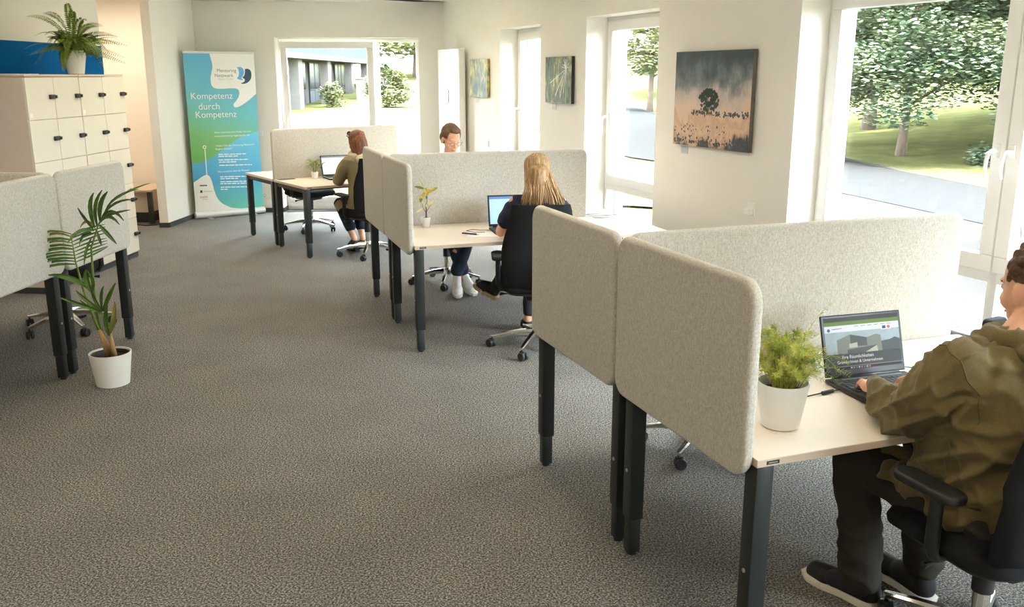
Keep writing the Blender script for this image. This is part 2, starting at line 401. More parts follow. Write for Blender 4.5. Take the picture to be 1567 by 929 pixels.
# ================================================================ outside
def gz(x, y):
    z = -.15
    z += .085*max(0, x-9.5)*min(1, max(0, (x-9.5))/6)           # slope beyond the road
    z += .05*max(0, y-62)*min(1, max(0, y-62)/15)*(1 if x > -16 else max(0, 1+(x+16)/10))
    return min(z, 14)
M_LAWN = mat('lawn', srgb(72, 73, 44), .95, var=.0, vscale=1.2, col2=srgb(90, 90, 58), bump=.8, bscale=25, spec=0.0, detail=6)
M_ROAD = mat('asphalt', srgb(47, 47, 47), .95, spec=0.0, var=.06, vscale=6, bump=.2, bscale=60)
M_PAVE = mat('light_paving', srgb(55, 54, 53), .95, spec=0.0, var=.05, vscale=3)
def grid_xy(xs, ys, f, inside=lambda x, y: True):
    bm = B(); V = {}
    for i, x in enumerate(xs):
        for j, y in enumerate(ys): V[i, j] = bm.verts.new((x, y, f(x, y)))
    for i in range(len(xs)-1):
        for j in range(len(ys)-1):
            if inside((xs[i]+xs[i+1])/2, (ys[j]+ys[j+1])/2): bm.faces.new((V[i,j], V[i+1,j], V[i+1,j+1], V[i,j+1]))
    return bm
xs = [-70+4*i for i in range(45)]; ys = [-20+4*i for i in range(46)]
struct('lawn', grid_xy(xs, ys, lambda x, y: gz(x, y)-.02), M_LAWN, label='pale sunlit lawn outside the windows')
def strip(name, near, far, mat_, dz, label):
    bm = B()
    a = [bm.verts.new((x, y, gz(x, y)+dz)) for x, y in near]; b = [bm.verts.new((x, y, gz(x, y)+dz)) for x, y in far]
    for i in range(len(a)-1): bm.faces.new((a[i], b[i], b[i+1], a[i+1]))
    bmesh.ops.recalc_face_normals(bm, faces=bm.faces[:])
    return struct(name, bm, mat_, label=label)
ROADN = [(9.4, 0), (8.0, 6), (7.2, 9), (6.3, 13.3), (5.8, 15.5), (4.4, 20), (2.94, 23), (1.6, 30), (-.5, 45), (-3, 62)]
ROADF = [(11.2, 0), (10.2, 6), (9.4, 9), (8.9, 14), (8.6, 16.8), (8.05, 21.5), (7.8, 27), (7.6, 35), (7.5, 50), (7.8, 66)]
strip('road', ROADN, ROADF, M_ROAD, .015, 'grey asphalt road outside the windows')
strip('road_kerb', [(x, y) for x, y in ROADF], [(x+.18, y) for x, y in ROADF], M_PAVE, .03, 'pale kerb stones edging the road')
strip('paving', [(5.0, 0), (4.0, 4), (3.2, 6.2), (2.7, 7.5), (2.2, 9.6), (2.6, 12.4), (3.6, 15)], [(9.6, 0), (8.3, 6), (7.6, 9), (7.0, 11), (6.6, 13.4), (6.2, 15.2), (5.6, 17.5)], M_PAVE, .006, 'pale paved forecourt outside the wide window')
strip('garden_path', [(.3, 14.9), (1.9, 14.2), (4.0, 13.2)], [(.35, 15.4), (2.0, 14.75), (4.2, 13.75)], M_PAVE, .02, 'narrow pale path across the lawn')

# ---- trees
M_BARK = mat('bark', srgb(84, 70, 58), .9, var=.25, vscale=14, bump=.8, bscale=30, stretch=(1,1,.3))
def leafmat(name, a, b):
    m = mat(name, a, .6, col2=b, vscale=.55, spec=.08, detail=3); p = m.node_tree.nodes['Principled BSDF']
    p.inputs['Transmission Weight'].default_value = 0
    return m
M_LEAF = [leafmat('maple_leaf', srgb(72, 88, 64), srgb(120, 126, 92)), leafmat('dark_leaf', srgb(62, 82, 64), srgb(110, 120, 92)), leafmat('light_leaf', srgb(88, 98, 64), srgb(130, 132, 94))]
def leaf_cloud(bm, rnd, c, rad, n, size, squash=.62):
    """leaf blades scattered through a flattened spray of foliage"""
    for _ in range(n):
        d = Vector((rnd.gauss(0, 1), rnd.gauss(0, 1), rnd.gauss(0, 1))); d.normalize(); rr = rnd.random()**.45
        p = Vector(c)+Vector((d.x*rad, d.y*rad, d.z*rad*squash))*rr
        a = rnd.uniform(0, 2*pi); t = rnd.uniform(-.5, .5); s = size*rnd.uniform(.6, 1.3)
        u = Vector((cos(a), sin(a), t*.6)); v = Vector((-sin(a), cos(a), rnd.uniform(-.6, .3)))
        bm.faces.new([bm.verts.new(p-u*s*.5), bm.verts.new(p+v*s*.38), bm.verts.new(p+u*s*.62), bm.verts.new(p-v*s*.38)])
def tree(name, label, x, y, trunk_r, clear, height, spread, leaves, size, lm, seed, group=None, clusters=190, droop=.0):
    rnd = random.Random(seed); z0 = gz(x, y)
    t = thing(name, label, 'tree', (x, y, z0), 0, group)
    bm = B(); tips = []
    top = height*.8
    tube(bm, [(0,0,-.1), (.02,0,clear*.5), (.05,.03,clear), (.1,-.05,(clear+top)/2), (0,.1,top)], [trunk_r*1.35, trunk_r, trunk_r*.92, trunk_r*.6, trunk_r*.15], 10)
    for i in range(11):
        a = i*2.4+rnd.uniform(-.3,.3); zb = clear*.95+(top-clear)*i/13; ln = spread*(1-.5*i/11)*rnd.uniform(.6,.9)
        p1 = Vector((cos(a)*ln*.45, sin(a)*ln*.45, zb+ln*.3)); p2 = Vector((cos(a)*ln, sin(a)*ln, zb+ln*(.35-droop)))
        tube(bm, [(0,0,zb), p1, p2], [trunk_r*.42, trunk_r*.25, trunk_r*.06], 6); tips.append(p2)
    obj('trunk', bm, M_BARK, t, True)
    bm = B(); zc = (clear+height)/2; n = leaves//clusters
    for i in range(clusters):
        a = rnd.uniform(0, 2*pi); ph = rnd.random()**1.15; q = math.sqrt(max(0, 1-ph*ph))*rnd.random()**.42
        zz = clear+.08*spread+(height-clear)*ph*.95
        c = (cos(a)*q*spread, sin(a)*q*spread, zz-(q**3)*droop*spread*.6)
        leaf_cloud(bm, rnd, c, spread*rnd.uniform(.17,.27), n, size, .5)
    o = obj('crown', bm, lm, t); o['kind'] = 'stuff'
    return t
tree('maple_tree', 'spreading maple with slim bare trunk on the lawn past the road kerb', 10.0, 23.8, .11, 1.25, 9.5, 4.6, 120000, .125, M_LEAF[1], 3, droop=.35)
tree('maple_tree', 'thick-trunked maple shading the lawn behind the slim maple', 12.4, 32.4, .2, 2.3, 13, 5.5, 60000, .19, M_LEAF[0], 4, droop=.15)
tree('maple_tree', 'pale maple with drooping boughs over the tall roadside grass', 14.6, 22.6, .16, 1.9, 10, 4.6, 90000, .14, M_LEAF[0], 5, droop=.4)
tree('maple_tree', 'tall maple at the top of the slope above the road', 33, 64, .3, 2.5, 18, 9, 40000, .42, M_LEAF[2], 6)
tree('maple_tree', 'broad pale maple far up the sunlit slope', 21, 70, .3, 2.2, 18, 9, 40000, .42, M_LEAF[2], 16)
tree('maple_tree', 'full dark maple behind the drooping boughs', 22.5, 32, .22, 2.0, 13, 6, 45000, .22, M_LEAF[1], 17)
tree('maple_tree', 'round maple across the road from the paved forecourt', 17.5, 14.5, .18, 1.8, 10, 4.6, 50000, .16, M_LEAF[0], 18, droop=.3)
tree('maple_tree', 'wide maple on the bank past the parked car', 21, 6.5, .2, 1.8, 11, 5.0, 40000, .2, M_LEAF[1], 19, droop=.3)
tree('roadside_tree', 'lone round tree with a straight trunk seen through the tall narrow window', 6.9+.9, 53, .16, 1.9, 8.2, 2.5, 9000, .28, M_LEAF[2], 8)
tree('roadside_tree', 'pale tree standing far up the road past the lone round tree', 12.5, 72, .2, 2.0, 12, 4.5, 7000, .45, M_LEAF[2], 9)
tree('hill_tree', 'bright leafy tree on the rise behind the big round shrub', -10, 98, .3, 2, 13, 8, 7000, .7, M_LEAF[2], 10)
tree('hill_tree', 'dark leafy tree above the glass terrace of the white building', -30, 96, .3, 2, 16, 9, 7000, .7, M_LEAF[1], 11)
def shrub(name, label, x, y, rx, h, n, size, lm, seed):
    rnd = random.Random(seed); t = thing(name, label, 'shrub', (x, y, gz(x, y)))
    bm = B()
    for i in range(36):
        a = rnd.uniform(0, 2*pi); q = math.sqrt(rnd.random()); z = h*(.1+.75*rnd.random())*(1-.35*q)
        leaf_cloud(bm, rnd, (cos(a)*rx*q*.8, sin(a)*rx*q*.8, z), rx*.36, n//36, size, .8)
    o = obj('foliage', bm, lm, t); o['kind'] = 'stuff'
    bm = B()
    for i in range(6):
        a = i*pi/3; tube(bm, [(0,0,-.05), (cos(a)*rx*.3, sin(a)*rx*.3, h*.4), (cos(a)*rx*.5, sin(a)*rx*.5, h*.65)], [.04,.03,.01], 5)
    obj('stems', bm, M_BARK, t)
    return t
shrub('garden_shrub', 'large round shrub on the lawn past the white garden wall', -7.9, 60, 1.6, 3.3, 6500, .2, M_LEAF[2], 21)
shrub('garden_shrub', 'small loose shrub in front of the dark building windows', -11.6, 60.5, .9, 1.9, 2500, .14, M_LEAF[2], 22)
shrub('roadside_shrub', 'tall grass tuft and low shrub beside the road kerb', 11.2, 20.8, .9, .55, 2500, .1, M_LEAF[1], 23)
shrub('roadside_shrub', 'low leafy shrub beneath the drooping maple boughs', 10.4, 18.2, .8, .5, 2200, .1, M_LEAF[0], 24)
# ---- office building across the lawn (facade runs along y, facing +x)
M_CONC = mat('white_concrete', srgb(96, 93, 88), .9, spec=0.0, var=.04, vscale=2)
M_DGLASS = mat('dark_window_glass', srgb(26, 31, 34), .25, var=.25, vscale=.8, spec=.6)
M_BGLASS = mat('pale_blue_glass', srgb(58, 84, 88), .8, var=.15, vscale=1.5, spec=.1)
M_GPANEL = mat('grey_panel', srgb(50, 54, 60), .6, var=.05, vscale=3)
t = thing('office_building', 'low modern building with white columns and pale glass terrace across the lawn', 'building', (-12.8, 52, -.2), 0)
def bpart(name, x0, x1, y0, y1, z0, z1, m, parent=None, bev=0):
    bm = B(); box(bm, x0, x1, y0, y1, z0, z1, bev); return obj(name, bm, m, parent or t)
bpart('core', -9, -1.6, -3, 34, 0, 3.1, M_CONC)
bpart('roof_slab', -9, .35, -4, 35, 3.0, 3.32, M_CONC)
bpart('upper_storey', -9, -3, -2, 33, 3.32, 6.4, M_CONC)
for yy in (5.0, 14.0, 23.6, 31.5): bpart('column', -.5, .05, yy-.55, yy+.55, 0, 3.0, M_CONC)
for i in range(20): bpart('glass_panel', .22, .26, -3.5+i*1.9, -3.5+i*1.9+1.82, 3.32, 4.25, M_BGLASS)
for a, b in ((-2.5, 4.4), (5.6, 13.4), (14.6, 23.0), (24.2, 31)):
    n = 5; wd = (b-a)/n
    for i in range(n):
        y_ = a+i*wd
        f = bpart('window', -1.6, -1.5, y_+.05, y_+wd-.05, 1.0, 2.95, M_GPANEL)
        bpart('pane', -1.5, -1.48, y_+.13, y_+wd-.13, 1.08, 2.88, M_DGLASS, f)
        bpart('panel', -1.6, -1.5, y_+.05, y_+wd-.05, .05, .95, M_GPANEL)
t = thing('garden_wall', 'white retaining wall running out from the columned building', 'wall', (-11.6, 70, -.2), 0)
bpart('wall_body', 0, .35, 0, 15, 0, 1.75, M_CONC); bpart('coping', -.06, .41, -.05, 15, 1.75, 1.85, M_CONC)
# ---- parked car, only its front corner shows beside the window post
M_CARP = mat('silver_blue_paint', srgb(150, 160, 178), .25, .6, var=.02, vscale=4)
M_CARG = mat('car_glass', srgb(40, 48, 56), .08, var=.05, vscale=3)
t = thing('parked_car', 'silver-blue car parked on the paved forecourt', 'car', (6.05, 9.35, -.13), radians(68))
def car_body():
    bm = B(); prof = [(-2.1,.35), (-2.12,.75), (-1.95,.92), (-1.15,1.0), (-.45,1.42), (.85,1.45), (1.55,1.02), (2.0,.95), (2.1,.7), (2.08,.32)]
    rings = []
    for y, k in ((-.86, .94), (-.80, 1.0), (.80, 1.0), (.86, .94)):
        rings.append([bm.verts.new((x*k if abs(x) > 1.9 else x, y*(.86 if z > 1.1 else 1), z)) for x, z in prof])
    for a, b in zip(rings, rings[1:]):
        for i in range(len(a)): bm.faces.new((a[i], a[(i+1)%len(a)], b[(i+1)%len(a)], b[i]))
    bm.faces.new(rings[0]); bm.faces.new(rings[-1][::-1]); bmesh.ops.recalc_face_normals(bm, faces=bm.faces[:]); return bm
obj('body', car_body(), M_CARP, t, True, radians(35))
for s in (-1, 1):
    bm = B(); f = [(-1.0, 1.03), (-.42, 1.37), (.8, 1.39), (1.35, 1.05)]
    lo = [bm.verts.new((x, s*.80-(s*.02), z)) for x, z in f]; hi = [bm.verts.new((x, s*.845*(.92 if z > 1.1 else 1.0), z)) for x, z in f]
    bm.faces.new(hi); bm.faces.new(lo)
    for i in range(4): bm.faces.new((lo[i], lo[(i+1)%4], hi[(i+1)%4], hi[i]))
    bmesh.ops.recalc_face_normals(bm, faces=bm.faces[:]); obj('side_window', bm, M_CARG, t)
for x0, z0, x1, z1 in ((-1.17, 1.0, -.45, 1.425), (1.56, 1.02, .86, 1.455)):
    bm = B(); d = .012 if x0 > 0 else -.012
    quad(bm, [(x0+d, -.7, z0+.02), (x0+d, .7, z0+.02), (x1+d, .62, z1), (x1+d, -.62, z1)]); r = bmesh.ops.extrude_face_region(bm, geom=bm.faces[:]); bmesh.ops.translate(bm, vec=(0,0,.012), verts=[q for q in r['geom'] if isinstance(q, bmesh.types.BMVert)])
    obj('windscreen', bm, M_CARG, t)
for sx in (-1.3, 1.3):
    for sy in (-1, 1):
        bm = B(); cyl(bm, (sx, sy*.68, .31), (sx, sy*.88, .31), .31, seg=24); wv = obj('wheel', bm, M_PLAST, t, True, radians(40))
        bm = B(); cyl(bm, (sx, sy*.87, .31), (sx, sy*.895, .31), .2, seg=20); obj('rim', bm, M_STEEL, wv, True, radians(40))
for sy in (-.62, .62):
    bm = B(); box(bm, -2.14, -1.98, sy-.2, sy+.2, .66, .82, .03); obj('headlight', bm, M_WPLAST, t)
# ================================================================ desks, screens
CL = {'near': (.4245, 3.3426, -1.2205, 1), 'mid': (-.9242, 6.8359, -1.2495, 1), 'far': (-2.6118, 10.0356, -.9623, 1), 'left': (-2.772, 5.5079, -1.6265, -1)}
D, G, LEN, ZT = .855, .05, 1.9, .74
HP, HB = 1.28, .67
def cw(k, u, v, z=0.0):
    """world point from a cluster's own axes: u across both desks, v along them away from the aisle end"""
    cx, cy_, a, f = CL[k]; v *= f
    return (cx+u*cos(a)-v*sin(a), cy_+u*sin(a)+v*cos(a), z)
M_HOLE = mat('cable_outlet_grey', srgb(96, 98, 100), .5, var=.05, vscale=40)
M_TAG = mat('tag_black', srgb(28, 28, 29), .5, var=.05, vscale=60)
M_TAGW = mat('tag_print', srgb(150, 150, 148), .6, var=.03, vscale=60)
def leg(t, x, y, sx, sy, bolt_face):
    """telescopic desk leg: wide upper tube, slimmer foot tube, glide, bolt and setting holes"""
    bm = B(); box(bm, x-.031, x+.031, y-.031, y+.031, .155, ZT-.025, .006)
    o = obj('leg', bm, M_BLACK, t, True, radians(40))
    bm = B(); box(bm, x-.025, x+.025, y-.025, y+.025, .012, .16, .006); obj('foot_tube', bm, M_BLACK, o, True, radians(40))
    bm = B(); lathe(bm, [(.019,0), (.019,.012), (.015,.014)], 16, (x, y, 0)); obj('glide', bm, M_PLAST, o)
    bm = B(); yy = y+bolt_face*.031
    lathe(bm, [(.007,0), (.007,.003), (.004,.005)], 12)
    bmesh.ops.transform(bm, matrix=T(x, yy, .36)@R(-bolt_face*pi/2, 'X'), verts=bm.verts[:]); obj('bolt', bm, M_STEEL, o)
    yy = y+bolt_face*.025
    for i in range(5):
        bm = B(); lathe(bm, [(.0028,0), (.0028,.0012)], 8); bmesh.ops.transform(bm, matrix=T(x, yy, .035+i*.024)@R(-bolt_face*pi/2, 'X'), verts=bm.verts[:])
        obj('setting_mark', bm, M_HOLE, o)
def desk(k, side, label):
    cx, cy_, a, f = CL[k]; c = G/2+D/2
    o = cw(k, side*c, LEN/2); t = thing('office_desk', label, 'desk', o, a, 'height-adjustable desks in back-to-back pairs')
    # local frame: x = u, y = v (flipped for the left cluster)
    y0, y1 = (-LEN/2, LEN/2)
    bm = B(); box(bm, -D/2, D/2, y0, y1, ZT-.003, ZT, 0); top = obj('tabletop', bm, M_TOP, t)
    bm = B(); box(bm, -D/2, D/2, y0, y1, ZT-.025, ZT-.003, 0); obj('edge_band', bm, M_EDGE, top)
    ye = y0 if f > 0 else y1                                        # aisle end
    for sx in (-1, 1):
        for yy in (y0, y1):
            leg(t, sx*(D/2-.033), yy+(.033 if yy < 0 else -.033), sx, yy, -1 if yy < 0 else 1)
    for sx in (-1, 1):
        bm = B(); box(bm, sx*(D/2-.24)-.02, sx*(D/2-.24)+.02, y0+.055, y1-.055, ZT-.066, ZT-.026, .003); obj('long_rail', bm, M_BLACK, t)
    for yy in (y0+.033, y1-.033):
        bm = B(); box(bm, -D/2+.06, D/2-.06, yy-.02, yy+.02, ZT-.07, ZT-.026, .003); obj('cross_rail', bm, M_BLACK, t)
    # small maker's plate on the front edge
    ex = side*D/2; yy = ye+(.055 if ye < 0 else -.055)
    bm = B(); box(bm, min(ex, ex+side*.0015), max(ex, ex+side*.0015), yy-.022, yy+.022, ZT-.019, ZT-.008); pl = obj('maker_plate', bm, M_TAG, t)
    bm = B(); box(bm, min(ex, ex+side*.002), max(ex, ex+side*.002), yy-.016, yy+.016, ZT-.0155, ZT-.0115); obj('plate_print', bm, M_TAGW, pl)
    # two cable outlets by the window end
    for q in ((-side*(D/2-.07), .74 if f > 0 else -.74),):
        bm = B(); box(bm, q[0]-.035, q[0]+.035, q[1]-.06, q[1]+.06, ZT, ZT+.004, .0015); obj('cable_outlet', bm, M_HOLE, t)
    return t
desk('near', 1, 'beige-topped desk where the man in the olive hoodie works')
desk('near', -1, 'beige-topped desk facing the olive hoodie man\'s desk across the divider')
desk('mid', 1, 'beige-topped desk with white paper and the yellow-leaved plant on it')
desk('mid', -1, 'beige-topped desk where the man with glasses sits behind the divider')
desk('far', 1, 'beige-topped desk where the woman in the khaki jacket works')
desk('far', -1, 'bare beige-topped desk beside the roll-up banner')
desk('left', 1, 'desk hidden by the grey screen nearer the potted palm, facing away from lockers')
desk('left', -1, 'desk between the lockers and the grey screens beside the potted palm')
def screen(k, label, kind, side=0, v0=0, v1=1.6):
    cx, cy_, a, f = CL[k]; bm = B()
    if kind == 'end':
        w_ = .862; h_ = HP-HB; o = cw(k, side*(w_/2+.004), -.021); t = thing('desk_screen', label, 'desk screen', (o[0], o[1], 0), a, 'upholstered desk end screens')
        pad(bm, w_, h_, .042, .07, .018, T(0, 0, HB+h_/2), 8, 5); s = obj('upholstery', bm, M_FELT, t, True, radians(60))
        yb = .0205*f
        for sx in (-.3, .3):
            bm = B(); box(bm, sx-.03, sx+.03, min(0, yb), max(0, yb), ZT-.06, ZT-.026, .002); obj('clamp', bm, M_BLACK, t)
    else:
        L_ = v1-v0; h_ = HP-.70; o = cw(k, 0, (v0+v1)/2); t = thing('desk_divider', label, 'desk screen', (o[0], o[1], 0), a+pi/2, 'upholstered centre dividers')
        pad(bm, L_, h_, .042, .055, .018, T(0, 0, .70+h_/2), 8, 5); obj('upholstery', bm, M_FELT, t, True, radians(60))
        for sx in (-L_*.35, L_*.35):
            bm = B(); box(bm, sx-.04, sx+.04, -.018, .018, ZT-.10, ZT-.035, .002); obj('bracket', bm, M_BLACK, t)
    return t
screen('near', 'beige felt end screen beside the asparagus fern pot', 'end', 1)
screen('near', 'beige felt end screen in front of the blonde woman\'s chair', 'end', -1)
screen('near', 'bright felt divider behind the laptop with the web page', 'div', 0, .003, 1.6)
screen('mid', 'beige felt end screen beside the yellow-leaved plant', 'end', 1)
screen('mid', 'beige felt end screen hiding the khaki woman\'s chair', 'end', -1)
screen('mid', 'felt divider the man with glasses looks over', 'div', 0, .003, 1.6)
screen('far', 'grey felt divider standing in front of the tilted window', 'div', 0, .003, 1.53)
screen('left', 'grey felt end screen cut by the aisle, next to the palm', 'end', 1)
screen('left', 'grey felt end screen in front of the lockers, behind the palm fronds', 'end', -1)
screen('left', 'felt divider edge showing behind the grey end screens', 'div', 0, .003, 1.6)

# ================================================================ office chairs
def build_chair(label):
    t = thing('office_chair', label, 'office chair', (0,0,0), 0, 'black swivel chairs')
    # star base
    bm = B(); lathe(bm, [(.0,.075), (.034,.075), (.04,.09), (.038,.135), (.03,.15), (0,.15)], 20, cap=False)
    for i in range(5):
        a = 2*pi*i/5; c, s = cos(a), sin(a)
        def q(r, w_, z): return [(c*r-s*w_, s*r+c*w_, z), (c*r+s*w_, s*r-c*w_, z)]
        secs = [(.03, .024, .140, .088), (.12, .021, .132, .094), (.22, .018, .112, .086), (.305, .015, .092, .074), (.325, .011, .088, .074)]
        rings = []
        for r, w_, zt, zb in secs:
            a1, a2 = q(r, w_*.62, zt); b1, b2 = q(r, w_, (zt*.65+zb*.35)); c1, c2 = q(r, w_*.8, zb)
            rings.append([bm.verts.new(p) for p in (a1, a2, b2, c2, c1, b1)])
        for ra, rb in zip(rings, rings[1:]):
            for k in range(6): bm.faces.new((ra[k], ra[(k+1)%6], rb[(k+1)%6], rb[k]))
        bm.faces.new(rings[-1]); bm.faces.new(rings[0][::-1])
    bmesh.ops.recalc_face_normals(bm, faces=bm.faces[:])
    base = obj('star_base', bm, M_CHROME, t, True, radians(35))
    for i in range(5):
        a = 2*pi*i/5; bm = B(); sw = a+1.1*(i+1)
        for s in (-1, 1):
            tb = bmesh.new(); prof = [(.004, s*.006), (.026, s*.006), (.029, s*.009), (.029, s*.022), (.025, s*.026), (.004, s*.026)]
            lathe(tb, prof, 20); bmesh.ops.recalc_face_normals(tb, faces=tb.faces[:])
            merge(bm, tb, T(cos(a)*.315, sin(a)*.315, .029)@R(sw, 'Z')@T(.012, 0, 0)@R(pi/2, 'X'))
        tb = bmesh.new(); box(tb, -.016, .026, -.007, .007, .028, .064, .004); merge(bm, tb, T(cos(a)*.315, sin(a)*.315, 0)@R(sw, 'Z'))
        cyl(bm, (cos(a)*.315, sin(a)*.315, .05), (cos(a)*.315, sin(a)*.315, .08), .006, seg=8)
        obj('caster', bm, M_PLAST, base, True, radians(40))
    bm = B(); cyl(bm, (0,0,.14), (0,0,.27), .027, seg=20); obj('gas_column', bm, M_CHROME, t, True, radians(40))
    bm = B(); cyl(bm, (0,0,.25), (0,0,.40), .034, seg=20); obj('column_sleeve', bm, M_PLAST, t, True, radians(40))
    bm = B(); box(bm, -.09, .09, -.17, .12, .375, .425, .015); box(bm, -.11, .11, -.10, .06, .40, .44, .01)
    tube(bm, [(.08,.02,.395), (.24,.03,.39), (.28,.035,.388)], [.006,.006,.012], 8)
    tube(bm, [(-.08,.0,.395), (-.22,.0,.39), (-.26,.0,.388)], [.006,.006,.012], 8)
    obj('tilt_mechanism', bm, M_PLAST, t, True, radians(40))
    # seat: soft rounded slab with waterfall front
    bm = B(); n = 7; rings = []
    for (ins, z) in ((.03,.435), (.004,.447), (0,.47), (.012,.493), (.045,.503), (.12,.507)):
        rings.append([bm.verts.new((x, y-.0, z-(.028*max(0, (y-.12)/.13)**2)-.004*(1 if abs(x) < .1 else 0)*(1 if z > .5 else 0))) for x, y in rrect(.50-2*ins, .49-2*ins, .11-ins*.6, n)])
    for a, b in zip(rings, rings[1:]):
        for k in range(len(a)): bm.faces.new((a[k], a[(k+1)%len(a)], b[(k+1)%len(a)], b[k]))
    bm.faces.new(rings[0][::-1]); bm.faces.new(rings[-1])
    obj('seat', bm, M_CHAIRF, t, True, radians(50))
    bm = B(); pad(bm, .44, .42, .03, .10, .012, T(0, 0, .432)@R(pi/2, 'X'), 6, 3); obj('seat_shell', bm, M_PLAST, t, True, radians(50))
    # backrest: tall shell, wider in the lower third, curved round the sitter
    def back(wscale, y_off, th):
        bm = B(); NX, NZ = 12, 14; V = [{}, {}]
        for side in (0, 1):
            for j in range(NZ+1):
                q = j/NZ; z = .455+.585*q
                hw = (.195+.04*sin(pi*min(1, q*1.25))**.8-.028*max(0, q-.45))*wscale
                if q < .08: hw *= .86+.14*(q/.08)**.5
                if q > .95: hw *= 1-.05*((q-.95)/.05)**2
                for i in range(NX+1):
                    s = -1+2*i/NX; edge = (1-abs(s)**6)*(1-abs(2*q-1)**10)
                    y = -.235-.075*q+.03*sin(pi*q*1.0)*(-1 if q < .5 else -.4)+.045*s*s+y_off
                    V[side][i, j] = bm.verts.new((s*hw, y+(th/2 if side else -th/2)*(.25+.75*max(0, edge)**.5), z))
            for j in range(NZ):
                for i in range(NX):
                    f = (V[side][i,j], V[side][i+1,j], V[side][i+1,j+1], V[side][i,j+1]); bm.faces.new(f if not side else f[::-1])
        rim = [(i,0) for i in range(NX)]+[(NX,j) for j in range(NZ)]+[(i,NZ) for i in range(NX,0,-1)]+[(0,j) for j in range(NZ,0,-1)]
        for a, b in zip(rim, rim[1:]+rim[:1]): bm.faces.new((V[0][a], V[1][a], V[1][b], V[0][b]))
        bmesh.ops.recalc_face_normals(bm, faces=bm.faces[:]); return bm
    obj('backrest', back(1.1, 0, .05), M_CHAIRF, t, True, radians(70))
    bm = B(); tube(bm, [(0,-.12,.40), (0,-.22,.405), (0,-.285,.45), (0,-.31,.55), (0,-.315,.66)], [.035,.035,.034,.03,.022], 10, flat=.6); obj('back_bracket', bm, M_PLAST, t, True, radians(50))
    for s in (-1, 1):
        bm = B(); tube(bm, [(s*.16,-.02,.425), (s*.255,-.03,.432), (s*.272,-.035,.47), (s*.272,-.035,.64)], [.02,.022,.024,.022], 10, flat=.75)
        arm = obj('armrest', bm, M_PLAST, t, True, radians(50))
        bm = B(); pad(bm, .088, .25, .03, .04, .012, T(s*.272, 0.0, .655)@R(pi/2, 'X'), 7, 3); obj('arm_pad', bm, M_PLAST, arm, True, radians(50))
    return t
chair0 = build_chair('black swivel chair of the man in the olive hoodie')
def place_chair(x, y, rz, star, label, first=False):
    t = chair0 if first else copy_tree(chair0)
    t.location = (x, y, 0); t.rotation_euler = (0, 0, rz); t['label'] = label
    for c in [q for q in bpy.data.objects if q.parent == t]:
        if c.name.startswith('star_base'): c.rotation_euler = (0, 0, star)
    return t
def facing(k, sgn): # heading of somebody looking along -u (sgn=1) or +u (sgn=-1)
    return CL[k][2]+pi/2 if sgn > 0 else CL[k][2]-pi/2
NEAR_CH = cw('near', 1.05, .765)
place_chair(NEAR_CH[0], NEAR_CH[1], facing('near', 1), .6, 'black swivel chair of the man in the olive hoodie', True)
place_chair(.98, 4.36, facing('near', -1)+.3, 2.85-facing('near', -1)-.3+.0, 'empty black chair behind the bright divider of the hoodie man\'s desk')
MID_CH = (.175, 6.13)
place_chair(MID_CH[0], MID_CH[1], .05, -1.93-.05, 'black swivel chair of the blonde woman, seen from behind')
MIDM_CH = cw('mid', -1.17, .74)
place_chair(MIDM_CH[0], MIDM_CH[1], facing('mid', -1), 1.2, 'black swivel chair of the man with glasses')
FAR_CH = cw('far', 1.06, .60)
place_chair(FAR_CH[0], FAR_CH[1], facing('far', 1), .35, 'black swivel chair of the woman in the khaki jacket')
place_chair(-2.46, 11.15, facing('far', -1)+.4, .45, 'empty black chair at the bare desk near the tilted window')
place_chair(-3.33, 6.63, facing('left', -1)+.25, .9, 'empty black chair at the desk between lockers and palm')
